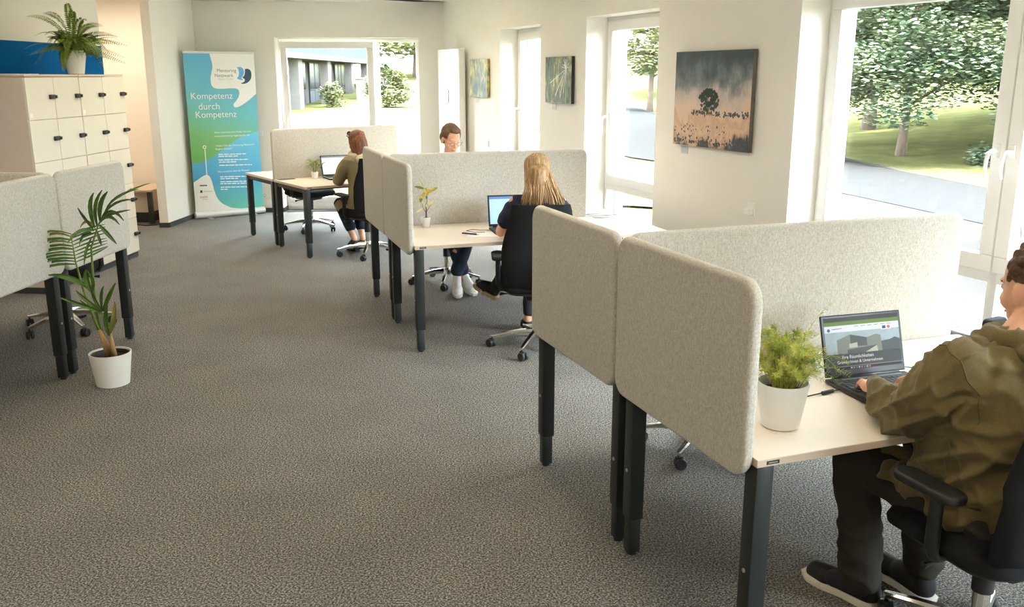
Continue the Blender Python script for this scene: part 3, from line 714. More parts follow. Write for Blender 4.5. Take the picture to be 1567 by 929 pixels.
# ================================================================ lockers
LF = Vector((-3.903, 9.456, 0))                       # far front corner of the lockers on the floor
LKM = frameM(LF, -DL, -NL)                            # x towards the camera along the fronts, y into the locker depth
M_LOCKK = mat('lock_black', srgb(32, 33, 34), .4, var=.05, vscale=50)
rz_lock = math.atan2(-DL.y, -DL.x)
def lockers(x0, label, card_cols):
    o = LF-DL*x0; t = thing('locker_cabinet', label, 'lockers', (o.x, o.y, 0), rz_lock, 'pale locker cabinets')
    cwid, rows, zb, rh = .428, 5, .065, .353; wd = cwid*2; dp = .5
    # local y: sign so that +y goes into the cabinet (away from the room)
    s = 1 if (R(rz_lock, 'Z') @ Vector((0,1,0))).dot(-NL) > 0 else -1
    def bx(bm, x_0, x_1, y_0, y_1, z_0, z_1, bev=0): box(bm, x_0, x_1, min(s*y_0, s*y_1), max(s*y_0, s*y_1), z_0, z_1, bev)
    bm = B(); bx(bm, 0, wd, .019, dp, .055, zb+rows*rh); obj('body', bm, M_LOCKB, t)
    bm = B(); bx(bm, 0, wd, .02, dp, 0, .055); obj('plinth', bm, M_BASE, t)
    bm = B(); bx(bm, .0005, wd-.0005, -.002, dp, zb+rows*rh+.003, zb+rows*rh+.022, .002); obj('top_board', bm, M_LOCKB, t)
    for c in range(2):
        for r in range(rows):
            bm = B(); xa, xb = c*cwid+.0025, (c+1)*cwid-.0025; za, zb_ = zb+r*rh+.0025, zb+(r+1)*rh-.0025
            bx(bm, xa, xb, 0, .018, za, zb_, .0012); d = obj('door', bm, M_LOCK, t)
            bm = B(); lz = (za+zb_)/2+.01; lx = xa+.05          # lock sits near the far edge of each door
            bx(bm, lx-.042, lx+.042, -.022, 0, lz-.019, lz+.019, .006)
            k = obj('lock', bm, M_LOCKK, d, True, radians(50))
            bm = B(); bx(bm, lx-.052, lx-.026, -.030, -.020, lz-.013, lz+.013, .004); obj('lock_knob', bm, M_PLAST, k)
            if (c, r) in card_cols:
                bm = B(); bx(bm, xb-.055, xb-.02, -.001, 0, za+.02, za+.055); obj('number_card', bm, M_WPLAST, d)
    return t
lockers(0, 'pale locker cabinet ending beside the corridor opening', [(1, 4)])
lockers(.862, 'pale locker cabinet with a leaflet lying on its top', [(1, 4)])
# ---- blue panel on the wall over the lockers
M_BLUE = mat('blue_felt', srgb(0, 92, 158), .85, var=.05, vscale=120, bump=.15, bscale=300, spec=.1)
bm = B(); box(bm, .01, 6.5, -.012, 0, 1.25, 2.155, .002); bmesh.ops.transform(bm, matrix=LWM, verts=bm.verts[:])
tag(obj('wall_panel', bm, M_BLUE), 'long blue panel on the wall above the lockers', 'wall panel')
# ---- leaflet on the lockers
o = LF-DL*1.6+NL*-.12
t = thing('leaflet', 'thin folded leaflet lying on top of the lockers', 'leaflet', (o.x, o.y, 1.852), .4)
M_PAPER = mat('white_paper', srgb(246, 246, 244), .8, var=.01, vscale=20)
M_LEAFG = mat('leaflet_green', srgb(72, 110, 84), .6, var=.3, vscale=30)
bm = B(); box(bm, -.15, .15, -.10, .10, 0, .004); obj('sheets', bm, M_PAPER, t)
bm = B(); box(bm, -.15, .0, -.10, .10, .004, .006); obj('cover_print', bm, M_LEAFG, t)

# ================================================================ corridor furniture
t = thing('low_table', 'low beige table with black legs in the corridor', 'table', (-4.98, 11.95, 0), 0)
bm = B(); box(bm, -.42, .42, -.38, .38, .41, .435, .003); obj('tabletop', bm, M_EDGE, t)
for sx in (-1, 1):
    for sy in (-1, 1):
        bm = B(); box(bm, sx*.385-.028, sx*.385+.028, sy*.345-.028, sy*.345+.028, 0, .41, .004); obj('leg', bm, M_BLACK, t)
t = thing('storage_box', 'beige storage unit on a black plinth under the corridor table', 'cabinet', (-4.86, 12.0, 0), 0)
bm = B(); box(bm, -.22, .22, -.28, .28, .13, .40, .004); obj('body', bm, M_LOCKB, t)
bm = B(); box(bm, -.21, .21, -.27, .27, 0, .13, .003); obj('plinth', bm, M_PLAST, t)
bm = B(); tube(bm, [(-4.75, 11.5, .008), (-4.6, 11.42, .008), (-4.5, 11.5, .008), (-4.45, 11.75, .008), (-4.5, 12.1, .01)], .007, 8)
tag(obj('floor_cable', bm, M_PLAST), 'black cable lying on the carpet under the corridor table', 'cable')

# ================================================================ roll-up banner
BL, BR = Vector((-4.165, 12.0, 0)), Vector((-3.42, 12.555, 0))
bd = (BR-BL); BWID = bd.length; rzb = math.atan2(bd.y, bd.x)
t = thing('roll_up_banner', 'blue and green roll-up banner with white lettering standing by the partition', 'banner', BL, rzb)
BZ0, BZ1 = .085, 2.12
def bmat():
    m = bpy.data.materials.new('banner_print'); m.use_nodes = True; nt = m.node_tree; N = nt.nodes; L = nt.links
    p = N['Principled BSDF']; p.inputs['Roughness'].default_value = .55
    tc = N.new('ShaderNodeTexCoord'); sp = N.new('ShaderNodeSeparateXYZ'); L.new(tc.outputs['Object'], sp.inputs[0])
    mr = N.new('ShaderNodeMapRange'); mr.inputs[1].default_value = BZ0; mr.inputs[2].default_value = BZ1; L.new(sp.outputs[2], mr.inputs[0])
    mx = N.new('ShaderNodeMath'); mx.operation = 'MULTIPLY_ADD'; mx.inputs[1].default_value = .14; L.new(sp.outputs[0], mx.inputs[0]); L.new(mr.outputs[0], mx.inputs[2])
    rp = N.new('ShaderNodeValToRGB'); e = rp.color_ramp.elements
    e[0].position = .30; e[0].color = srgb(104, 168, 72); e[1].position = 1.0; e[1].color = srgb(96, 174, 208)
    e.new(.52).color = srgb(116, 178, 112); e.new(.72).color = srgb(104, 182, 188)
    L.new(mx.outputs[0], rp.inputs[0]); L.new(rp.outputs[0], p.inputs['Base Color']); return m
def wavemat():
    m = bpy.data.materials.new('banner_wave_print'); m.use_nodes = True; nt = m.node_tree; N = nt.nodes; L = nt.links
    p = N['Principled BSDF']; p.inputs['Roughness'].default_value = .55
    tc = N.new('ShaderNodeTexCoord'); sp = N.new('ShaderNodeSeparateXYZ'); L.new(tc.outputs['Object'], sp.inputs[0])
    rp = N.new('ShaderNodeValToRGB'); e = rp.color_ramp.elements
    e[0].position = .08; e[0].color = srgb(104, 192, 166); e[1].position = .9; e[1].color = srgb(104, 188, 214); e.new(.4).color = srgb(72, 160, 200)
    mr = N.new('ShaderNodeMapRange'); mr.inputs[1].default_value = 0; mr.inputs[2].default_value = 1.2; L.new(sp.outputs[2], mr.inputs[0]); L.new(mr.outputs[0], rp.inputs[0]); L.new(rp.outputs[0], p.inputs['Base Color']); return m
M_BWHITE = mat('banner_white', srgb(240, 238, 232), .55, var=.006, vscale=10)
M_BNAVY = mat('banner_navy', srgb(28, 62, 88), .55, var=.02, vscale=20)
M_BLBLUE = mat('banner_light_blue', srgb(96, 166, 212), .55, var=.02, vscale=20)
M_BGREY = mat('banner_grey_ink', srgb(110, 112, 114), .6, var=.02, vscale=20)
M_BPALE = mat('banner_pale_ink', srgb(190, 196, 198), .6, var=.02, vscale=20)
M_BRED = mat('banner_red_ink', srgb(170, 110, 110), .6, var=.02, vscale=20)
bm = B(); box(bm, 0, BWID, -.0015, .0015, BZ0, BZ1); sheet = obj('printed_sheet', bm, bmat(), t)
# points read off the print: (x, y) in a 2-D sketch whose corners are these
CQ = ((40, 45), (427, 50), (475, 845), (97, 885))
def bp(x, y):
    """sketch point -> banner plane (metres)"""
    a, b, c, d = CQ; u = v = .5
    for _ in range(12):
        px = (1-u)*(1-v)*a[0]+u*(1-v)*b[0]+u*v*c[0]+(1-u)*v*d[0]; py = (1-u)*(1-v)*a[1]+u*(1-v)*b[1]+u*v*c[1]+(1-u)*v*d[1]
        ux = (1-v)*(b[0]-a[0])+v*(c[0]-d[0]); uy = (1-v)*(b[1]-a[1])+v*(c[1]-d[1])
        vx = (1-u)*(d[0]-a[0])+u*(c[0]-b[0]); vy = (1-u)*(d[1]-a[1])+u*(c[1]-b[1])
        det = ux*vy-uy*vx; ex, ey = x-px, y-py
        u += (ex*vy-ey*vx)/det; v += (ux*ey-uy*ex)/det
    return (u*BWID, BZ1-v*(BZ1-.05))
def clampx(p): return (min(max(p[0], .0), BWID), min(max(p[1], BZ0), BZ1))
def bpoly(name, pts, m, y, par=None):
    bm = B(); poly(bm, [clampx(bp(*q)) for q in pts], y); return obj(name, bm, m, par or sheet)
def smooth(pts, n=4):
    out = []
    for i in range(len(pts)-1):
        p0, p1, p2, p3 = pts[max(i-1, 0)], pts[i], pts[i+1], pts[min(i+2, len(pts)-1)]
        for k in range(n):
            s = k/n; f = lambda a, b, c, d: .5*((2*b)+(-a+c)*s+(2*a-5*b+4*c-d)*s*s+(-a+3*b-3*c+d)*s**3)
            out.append((f(p0[0], p1[0], p2[0], p3[0]), f(p0[1], p1[1], p2[1], p3[1])))
    return out+[pts[-1]]
wave = smooth([(75, 606), (120, 604), (180, 580), (250, 532), (320, 485), (390, 452), (455, 436)])
bpoly('print_wave', wave+[(480, 860), (90, 890)], wavemat(), -.0025)
bpoly('print_white_field', smooth([(180, 44), (192, 85), (197, 112), (192, 142), (186, 172), (189, 202), (204, 220), (240, 225), (295, 222), (332, 225), (343, 242), (339, 264), (323, 287), (310, 301), (314, 316), (330, 317), (355, 307), (392, 284), (420, 263), (442, 245)])+[(430, 44)], M_BWHITE, -.0035)
bpoly('print_white_foot', smooth([(85, 710), (110, 693), (135, 676), (157, 668), (173, 677), (186, 707), (196, 747), (211, 786), (236, 815), (271, 832), (312, 842), (480, 846)])+[(480, 880), (90, 900)], M_BWHITE, -.0035)
bm = B(); a, b = bp(149, 533), bp(157, 668)
for dx in (0,): poly(bm, [(a[0]-.006, a[1]), (a[0]+.006, a[1]), (b[0]+.006, b[1]), (b[0]-.006, b[1])], -.0045)
obj('print_line', bm, M_BWHITE, sheet)
bm = B(); c = bp(147, 523); vo = [bm.verts.new((c[0]+.024*cos(k*pi/12), -.0045, c[1]+.024*sin(k*pi/12))) for k in range(24)]; vi = [bm.verts.new((c[0]+.013*cos(k*pi/12), -.0045, c[1]+.013*sin(k*pi/12))) for k in range(24)]
for k in range(24): bm.faces.new((vo[k], vo[(k+1)%24], vi[(k+1)%24], vi[k]))
obj('print_ring', bm, M_BWHITE, sheet)
bpoly('logo_light_bubble', smooth([(331, 118), (350, 115), (366, 124), (371, 142), (366, 158), (356, 170), (366, 181), (345, 178), (332, 172), (340, 160), (343, 145), (340, 130), (331, 118)], 3)[:-1], M_BLBLUE, -.0045)
bpoly('logo_dark_bubble', smooth([(376, 126), (392, 124), (408, 134), (413, 155), (407, 178), (390, 193), (370, 199), (353, 197), (372, 188), (374, 176), (362, 168), (372, 158), (376, 142), (376, 126)], 3)[:-1], M_BNAVY, -.0045)
def btext(s, x0, x1, ybase, m, hpx=None):
    a, b = bp(x0, ybase), bp(x1, ybase-.02*(x1-x0)); text_obj(s, a[0], a[1], b[0]-a[0], m, sheet, -.0048, 'lettering')
btext('Mentoring', 222, 328, 147, M_BGREY); btext('Netzwerk', 210, 312, 166, M_BGREY); btext('Region Goslar', 228, 312, 183, M_BPALE)
btext('Kompetenz', 81, 307, 289, M_BWHITE); btext('durch', 120, 233, 331, M_BWHITE); btext('Kompetenz', 105, 328, 384, M_BWHITE)
btext('Mehr Informationen finden Du hier', 203, 408, 452, M_BWHITE); btext('www.mentoring-regiongoslar.de', 203, 398, 474, M_BWHITE)
btext('Wobei hilft das Mentoring-Netzwerk', 208, 424, 524, M_BWHITE); btext('Region Goslar?', 208, 300, 541, M_BWHITE); btext('Was erwartet dich als Mentee?', 216, 396, 656, M_BWHITE)
btext('exist', 120, 160, 793, M_BRED)
rnd = random.Random(5)
def bars(x0, x1, y):     # lines of small print too fine to read
    bm = B(); x = x0
    while x < x1:
        w_ = rnd.uniform(14, 34); e_ = min(x+w_, x1); yy = y-.04*(x-x0)
        q = [bp(x, yy), bp(e_, yy-.04*(e_-x)), bp(e_, yy-5-.04*(e_-x)), bp(x, yy-5)]; poly(bm, q, -.0045); x = e_+4
    obj('small_print', bm, M_BWHITE, sheet)
for x0, x1, y in ((222, 376, 563), (222, 330, 573), (222, 390, 592), (224, 322, 603), (226, 410, 620), (230, 384, 680), (230, 330, 690), (230, 385, 706), (230, 380, 716), (232, 392, 735), (232, 270, 746)): bars(x0, x1, y)
bm = B(); q = [bp(118, 729), bp(158, 727), bp(158, 720), bp(118, 722)]; poly(bm, q, -.0045); obj('partner_mark', bm, M_BGREY, sheet)
bm = B(); q = [bp(120, 764), bp(132, 763), bp(132, 750), bp(120, 751)]; poly(bm, q, -.0045); obj('partner_mark', bm, M_BNAVY, sheet)
bm = B(); q = [bp(136, 758), bp(186, 756), bp(186, 752), bp(136, 754)]; poly(bm, q, -.0045); obj('partner_mark', bm, M_BPALE, sheet)
bm = B(); q = [bp(132, 800), bp(160, 799), bp(160, 796), bp(132, 797)]; poly(bm, q, -.0045); obj('partner_mark', bm, M_BPALE, sheet)
M_ALU = mat('silver_cassette', srgb(214, 214, 212), .35, .3, var=.02, vscale=30)
bm = B(); tube(bm, [(-.012, 0, .045), (BWID+.012, 0, .045)], .045, 16); obj('cassette', bm, M_ALU, t, True, radians(50))
bm = B(); box(bm, -.004, BWID+.004, -.008, .008, BZ1-.005, BZ1+.022, .004); obj('top_rail', bm, M_ALU, t)
for x in (.16, BWID-.16):
    bm = B(); box(bm, x-.03, x+.03, -.13, .13, 0, .012, .004); obj('foot', bm, M_ALU, t)
bm = B(); cyl(bm, (BWID/2, .012, .06), (BWID/2, .012, BZ1), .008, seg=8); obj('support_pole', bm, M_STEEL, t)

# ================================================================ things on the right wall
RWZ = math.atan2(-DW.y, -DW.x)
def on_wall(name, label, cat, s, z, group=None):
    q = rw(s, 0, z); return thing(name, label, cat, q, RWZ, group)   # local x = along wall towards camera, local -y... room side is local sign SGN
SGN = 1 if (R(RWZ, 'Z') @ Vector((0,1,0))).dot(NW) > 0 else -1       # +y*SGN points into the room
def wb(bm, x0, x1, n0, n1, z0, z1, bev=0): box(bm, x0, x1, min(SGN*n0, SGN*n1), max(SGN*n0, SGN*n1), z0, z1, bev)
# radiator
M_RADI = mat('radiator_enamel', srgb(240, 239, 234), .35, var=.006, vscale=8)
t = on_wall('radiator', 'tall white panel radiator in the far room corner', 'radiator', .15, 0)
bm = B(); wb(bm, 0, .88, .05, .135, .10, 2.17, .01); obj('panel', bm, M_RADI, t, True, radians(40))
for i in range(11):
    bm = B(); wb(bm, .045+i*.075, .075+i*.075, .135, .139, .14, 2.13, .0015); obj('rib', bm, M_RADI, t)
bm = B(); wb(bm, .45, .475, .139, .147, 1.5, 1.66, .003); obj('thermometer', bm, M_HOLE, t)
for z in (.4, 1.9):
    bm = B(); wb(bm, .1, .14, 0, .05, z, z+.05); wb(bm, .74, .78, 0, .05, z, z+.05); obj('bracket', bm, M_STEEL, t)
# canvases
def canvas_mat(name, build):
    m = bpy.data.materials.new(name); m.use_nodes = True; nt = m.node_tree
    nt.nodes['Principled BSDF'].inputs['Roughness'].default_value = .6
    build(nt, nt.nodes, nt.links, nt.nodes['Principled BSDF']); return m
def ramp(N, stops):
    r = N.new('ShaderNodeValToRGB'); e = r.color_ramp.elements; e[0].position, e[0].color = stops[0]; e[1].position, e[1].color = stops[-1]
    for p_, c_ in stops[1:-1]: e.new(p_).color = c_
    return r
def misty(nt, N, L, p):
    tc = N.new('ShaderNodeTexCoord'); sp = N.new('ShaderNodeSeparateXYZ'); L.new(tc.outputs['Object'], sp.inputs[0])
    n1 = N.new('ShaderNodeTexNoise'); n1.inputs['Scale'].default_value = 5.5; n1.inputs['Detail'].default_value = 5; L.new(tc.outputs['Object'], n1.inputs[0])
    mp = N.new('ShaderNodeMapping'); mp.inputs['Scale'].default_value = (70, 70, 9); L.new(tc.outputs['Object'], mp.inputs[0])
    n2 = N.new('ShaderNodeTexNoise'); n2.inputs['Scale'].default_value = 1; n2.inputs['Detail'].default_value = 5; L.new(mp.outputs[0], n2.inputs[0])
    mr = N.new('ShaderNodeMapRange'); mr.inputs[1].default_value = 0; mr.inputs[2].default_value = .68; L.new(sp.outputs[2], mr.inputs[0])
    a = N.new('ShaderNodeMath'); a.operation = 'MULTIPLY_ADD'; a.inputs[1].default_value = .75; a.use_clamp = False; L.new(n1.outputs[0], a.inputs[0]); L.new(mr.outputs[0], a.inputs[2])
    b0 = N.new('ShaderNodeMath'); b0.operation = 'MULTIPLY_ADD'; b0.inputs[1].default_value = .14; L.new(n2.outputs[0], b0.inputs[0]); L.new(a.outputs[0], b0.inputs[2])
    b = N.new('ShaderNodeMath'); b.operation = 'MULTIPLY_ADD'; b.inputs[1].default_value = .75; b.inputs[2].default_value = -.20; L.new(b0.outputs[0], b.inputs[0])
    r = ramp(N, [(.16, srgb(60, 62, 62)), (.20, srgb(186, 150, 122)), (.27, srgb(214, 178, 148)), (.33, srgb(198, 160, 130)), (.38, srgb(218, 184, 158)), (.46, srgb(206, 184, 168)), (.56, srgb(186, 168, 158)), (.66, srgb(118, 122, 124)), (.78, srgb(62, 78, 84)), (.88, srgb(44, 56, 58))])
    L.new(b.outputs[0], r.inputs[0]); L.new(r.outputs[0], p.inputs['Base Color'])
def woods(seed, warm):
    def f(nt, N, L, p):
        tc = N.new('ShaderNodeTexCoord'); mp = N.new('ShaderNodeMapping'); mp.inputs['Scale'].default_value = (26, 26, 9); mp.inputs['Location'].default_value = (seed, seed, 0); L.new(tc.outputs['Object'], mp.inputs[0])
        n1 = N.new('ShaderNodeTexNoise'); n1.inputs['Scale'].default_value = 1; n1.inputs['Detail'].default_value = 6; n1.inputs['Roughness'].default_value = .7; L.new(mp.outputs[0], n1.inputs[0])
        r = ramp(N, [(.33, srgb(30, 36, 26)), (.46, srgb(92, 104, 72)), (.56, srgb(160, 156, 92) if warm else srgb(132, 140, 100)), (.66, srgb(226, 206, 122)), (.78, srgb(240, 228, 180))])
        n2 = N.new('ShaderNodeTexNoise'); n2.inputs['Scale'].default_value = 3.2; mp2 = N.new('ShaderNodeMapping'); mp2.inputs['Location'].default_value = (seed*2, 0, 1); L.new(tc.outputs['Object'], mp2.inputs[0]); L.new(mp2.outputs[0], n2.inputs[0])
        a = N.new('ShaderNodeMath'); a.operation = 'MULTIPLY_ADD'; a.inputs[1].default_value = .6; a.inputs[2].default_value = -.3; L.new(n2.outputs[0], a.inputs[0])
        b = N.new('ShaderNodeMath'); b.operation = 'ADD'; L.new(n1.outputs[0], b.inputs[0]); L.new(a.outputs[0], b.inputs[1])
        L.new(b.outputs[0], r.inputs[0]); L.new(r.outputs[0], p.inputs['Base Color'])
    return f
def canvas(label, s0, s1, z0, z1, m, side_m, t_=.038):
    t = on_wall('canvas_picture', label, 'picture', s0, z0, 'canvas pictures on the window wall'); wd, hg = s1-s0, z1-z0
    bm = B(); wb(bm, 0, wd, .006, t_, 0, hg, .002); obj('stretched_canvas', bm, side_m, t)
    bm = B(); wb(bm, .001, wd-.001, t_, t_+.001, .001, hg-.001); f = obj('printed_face', bm, m, t)
    bm = B(); wb(bm, .1, wd-.1, 0, .006, hg-.12, hg-.09); obj('hanger', bm, M_STEEL, t)
    return t, f, wd, hg
M_SIDE1 = canvas_mat('woods_edge_print', woods(4.0, True)); M_SIDE2 = mat('dark_woods_edge', srgb(40, 40, 36), .6, var=.3, vscale=40)
t, f, wd, hg = canvas('small canvas of a sunlit golden forest next to the radiator', 1.185, 1.79, 1.585, 2.03, canvas_mat('golden_woods', woods(1.3, True)), M_SIDE1)
t, f, wd, hg = canvas('canvas of white sun rays breaking through dark woods', 3.505, 4.12, 1.578, 2.02, canvas_mat('sunray_woods', woods(7.7, False)), M_SIDE2)
M_RAY = mat('sunray_print', srgb(232, 228, 220), .6, var=.05, vscale=30)
cx_, cz_ = wd*.80, hg*.74
for k, (a, ln, w_) in enumerate([(200, .40, .004), (226, .36, .006), (244, .30, .005), (256, .24, .007), (150, .08, .004), (120, .10, .004), (95, .09, .005), (70, .09, .004), (40, .08, .004), (170, .10, .004), (300, .07, .003), (15, .06, .003), (135, .06, .006), (110, .07, .006), (270, .33, .003)]):
    bm = B(); d = Vector((cos(radians(a)), 0, sin(radians(a)))); n = Vector((-d.z, 0, d.x)); c = Vector((cx_, SGN*.0395, cz_))
    p_ = [c+n*.002, c+d*ln+n*w_, c+d*ln-n*w_, c-n*.002]
    p_ = [Vector((min(max(q.x, .004), wd-.004), q.y, min(max(q.z, .004), hg-.004))) for q in p_]
    quad(bm, p_); obj('printed_ray', bm, M_RAY, f)
t, f, wd, hg = canvas('large canvas of a small tree in pink morning mist', 5.985, 6.955, 1.33, 2.015, canvas_mat('misty_meadow', misty), mat('misty_edge', srgb(96, 88, 82), .6, var=.2, vscale=20))
M_PTREE = mat('printed_tree', srgb(54, 74, 60), .6, var=.2, vscale=60); M_PDARK = mat('printed_grass', srgb(70, 74, 78), .6, var=.25, vscale=80)
rnd = random.Random(3); bm = B(); yy = SGN*.0395
def blot(bm, x, z, r):
    n = 7; bm.faces.new([bm.verts.new((x+r*cos(2*pi*k/n+x*9)*rnd.uniform(.7,1.2), yy, z+r*sin(2*pi*k/n+x*9)*rnd.uniform(.7,1.2))) for k in range(n)])
tx, tz = wd*.47, hg*.385
for _ in range(150):
    a = rnd.uniform(0, 2*pi); q = rnd.random()**.5; blot(bm, tx+cos(a)*q*.125+.01, tz+.095+sin(a)*q*.075-.02*(q > .8), rnd.uniform(.008, .018))
for dx in (-.05, 0, .06): quad(bm, [(tx-.006, yy, tz-.02), (tx+.006, yy, tz-.02), (tx+dx+.004, yy, tz+.1), (tx+dx-.004, yy, tz+.1)])
obj('printed_tree', bm, M_PTREE, f)
bm = B()
for _ in range(120):
    x = rnd.uniform(wd*.25, wd*.98); blot(bm, x, hg*.36+rnd.gauss(0, .010), rnd.uniform(.004, .013))
for _ in range(150):
    x = rnd.uniform(.02, wd-.02); blot(bm, x, .02+.05*abs(rnd.gauss(0, .5)), rnd.uniform(.004, .012))
for _ in range(40): blot(bm, rnd.uniform(.02, wd*.7), hg*rnd.uniform(.14, .24), rnd.uniform(.003, .010))
obj('printed_grass', bm, M_PDARK, f)['kind'] = 'stuff'
# little caption cards under the pictures
M_CARD = mat('clear_card', srgb(206, 204, 196), .3, var=.02, vscale=30)
for s_, z_, lb in ((1.30, 1.515, 'small caption card under the golden forest canvas'), (3.60, 1.505, 'small caption card under the sun ray canvas'), (6.055, 1.262, 'small caption card under the misty meadow canvas')):
    q = on_wall('caption_card', lb, 'card', s_, z_, 'caption cards under pictures')
    bm = B(); wb(bm, 0, .095, 0, .006, 0, .055, .001); obj('holder', bm, M_CARD, q); bm = B(); wb(bm, .012, .083, .006, .0068, .01, .045); obj('printed_card', bm, M_BPALE, q)
# sockets and switches
def socket(t, z0, z1, w_, n0=.0):
    bm = B(); wb(bm, 0, w_, 0, .011, z0, z1, .003); p_ = obj('cover_plate', bm, M_WPLAST, t)
    k = max(1, round((z1-z0)/.075)); hh = (z1-z0)/k
    for i in range(k):
        bm = B(); tb = bmesh.new(); lathe(tb, [(.021,0), (.021,.002), (.019,.002), (.018,-.006)], 20); merge(bm, tb, T(w_/2, SGN*.0105, z0+hh*(i+.5))@R(-SGN*pi/2, 'X')); obj('socket_insert', bm, M_REVEAL, p_)
t = on_wall('wall_socket', 'white double wall socket under the misty meadow canvas', 'socket', 6.945, 0); socket(t, .905, .995, .085)
bm = B(); wb(bm, .012, .072, .011, .05, .915, .955, .006); obj('plug', bm, M_WPLAST, t)
t = on_wall('light_switch', 'white wall switch between the golden forest canvas and narrow window', 'switch', 1.66, 0); bm = B(); wb(bm, 0, .085, 0, .012, 1.0, 1.085, .003); q = obj('cover_plate', bm, M_WPLAST, t); bm = B(); wb(bm, .014, .071, .012, .017, 1.014, 1.071, .002); obj('rocker', bm, M_WPLAST, q)
t = thing('wall_socket', 'white wall socket low on the end wall beside the banner', 'socket', bw(-.30, 0, 0), A_BACK)
bm = B(); box(bm, 0, .085, -.011, 0, .19, .275, .003); q = obj('cover_plate', bm, M_WPLAST, t)
bm = B(); tb = bmesh.new(); lathe(tb, [(.021,0), (.021,.002), (.018,.002), (.017,-.006)], 20); merge(bm, tb, T(.0425, -.0105, .232)@R(pi/2, 'X')); obj('socket_insert', bm, M_HOLE, q)
t = thing('light_switch', 'white wall switch beside the upper half of the banner', 'switch', bw(-.31, 0, 0), A_BACK)
bm = B(); box(bm, 0, .085, -.011, 0, 1.03, 1.115, .003); q = obj('cover_plate', bm, M_WPLAST, t); bm = B(); box(bm, .014, .071, -.016, -.011, 1.044, 1.101, .002); obj('rocker', bm, M_WPLAST, q)

# ================================================================ laptops and desk things
M_KEY = mat('keycap', srgb(58, 61, 64), .55, var=.05, vscale=200); M_DECK = mat('laptop_deck', srgb(66, 70, 74), .4, .3, var=.03, vscale=60); M_SILV = mat('laptop_silver', srgb(168, 172, 176), .35, .6, var=.02, vscale=60)
def screenmat(name, col, st=.8, **k):
    return mat(name, col, .45, emit=st*.5, spec=.25, **k)
def laptop(label, k, u, v, width, depth, lid, tilt, body, deck, rz=0.0):
    """hinge line centre at (u, v); screen faces +u"""
    o = cw(k, u, v, ZT); t = thing('laptop', label, 'laptop', o, CL[k][2]+pi/2+rz, 'open laptops')
    # local: x along v, -y towards the user
    w2 = width/2
    bm = B(); box(bm, -w2, w2, -depth, .012, .003, .018, .004); base = obj('base', bm, body, t, True, radians(40))
    bm = B(); box(bm, -w2+.006, w2-.006, -depth+.006, .004, .0178, .0188); obj('deck', bm, deck, base)
    for x in (-w2+.03, w2-.03):
        bm = B(); box(bm, x-.015, x+.015, -depth+.02, -depth+.035, 0, .004); box(bm, x-.015, x+.015, -.03, -.015, 0, .004); obj('rubber_foot', bm, M_PLAST, base)
    bm = B()
    for r in range(6):
        nk = 15; kw = (width-.04)/nk
        for c in range(nk):
            if r == 5 and 4 <= c <= 8:
                if c == 4: box(bm, -w2+.02+4*kw+.0015, -w2+.02+9*kw-.0015, -.148, -.134, .0188, .0212)
                continue
            y1 = -.036-r*.0195
            box(bm, -w2+.02+c*kw+.0015, -w2+.02+(c+1)*kw-.0015, y1-.016, y1, .0188, .0212)
    kb = obj('keyboard_keys', bm, M_KEY, base); kb['kind'] = 'stuff'
    bm = B(); box(bm, -.052, .052, -depth+.015, -depth+.078, .0188, .0193); obj('touchpad', bm, M_DECK, base)
    bm = B(); cyl(bm, (-w2+.03, .006, .018), (w2-.03, .006, .018), .007, seg=10); obj('hinge', bm, body, base, True)
    Lm = T(0, .008, .018)@R(-tilt, 'X')
    bm = B(); box(bm, -w2, w2, -.003, .004, .004, lid, .003); l = obj('lid', bm, body, t, True, radians(40)); l.matrix_local = Lm
    bm = B(); box(bm, -w2+.004, w2-.004, -.0042, -.003, .008, lid-.004); obj('bezel', bm, M_SCREENOFF, l)
    return t, l
def prect(name, x0, x1, z0, z1, m, par, y): bm = B(); quad(bm, [(x0, y, z0), (x1, y, z0), (x1, y, z1), (x0, y, z1)]); return obj(name, bm, m, par)
# the laptop with the web page
t, l = laptop('open black laptop showing a web page with a building photo', 'near', .395, .815, .352, .25, .232, radians(17), M_SCREENOFF, M_DECK, -.05)
sx0, sx1, sz0, sz1 = -.164, .164, .028, .222
S = lambda a: sx0+(sx1-sx0)*a
Zs = lambda a: sz0+(sz1-sz0)*a
dsp = prect('display', sx0, sx1, sz0, sz1, screenmat('display_sky', srgb(142, 158, 166), .30, var=.12, vscale=18), l, -.0045)
prect('browser_bar', sx0, sx1, Zs(.92), sz1, screenmat('browser_dark', srgb(52, 52, 50), .25), dsp, -.0047)
prect('green_bar', sx0, sx1, Zs(.845), Zs(.92), screenmat('page_green', srgb(88, 112, 44), .3), dsp, -.0047)
prect('page_header', sx0, sx1, Zs(.72), Zs(.845), screenmat('page_header', srgb(190, 196, 206), .4), dsp, -.0047)
prect('taskbar', sx0, sx1, sz0, Zs(.055), screenmat('taskbar', srgb(40, 42, 46), .2), dsp, -.0049)
prect('page_edge', sx0, sx1, Zs(.055), Zs(.062), screenmat('page_edge', srgb(150, 154, 158), .3), dsp, -.005)
prect('caption_band', sx0, sx1, Zs(.062), Zs(.30), screenmat('caption_band', srgb(62, 66, 66), .25), dsp, -.0048)
def ppoly(name, pts, m, y): bm = B(); poly(bm, [(S(a), Zs(b)) for a, b in pts], y); return obj(name, bm, m, dsp)
ppoly('page_treeline', [(.62, .28), (.62, .50), (.70, .47), (.78, .49), (.86, .50), (.93, .54), (1, .50), (1, .28)], screenmat('page_trees', srgb(72, 80, 82), .22), -.0048)
mb1, mb2, mb3 = screenmat('page_building', srgb(112, 118, 112), .25), screenmat('page_building_dark', srgb(74, 80, 78), .2), screenmat('page_building_light', srgb(166, 166, 156), .25)
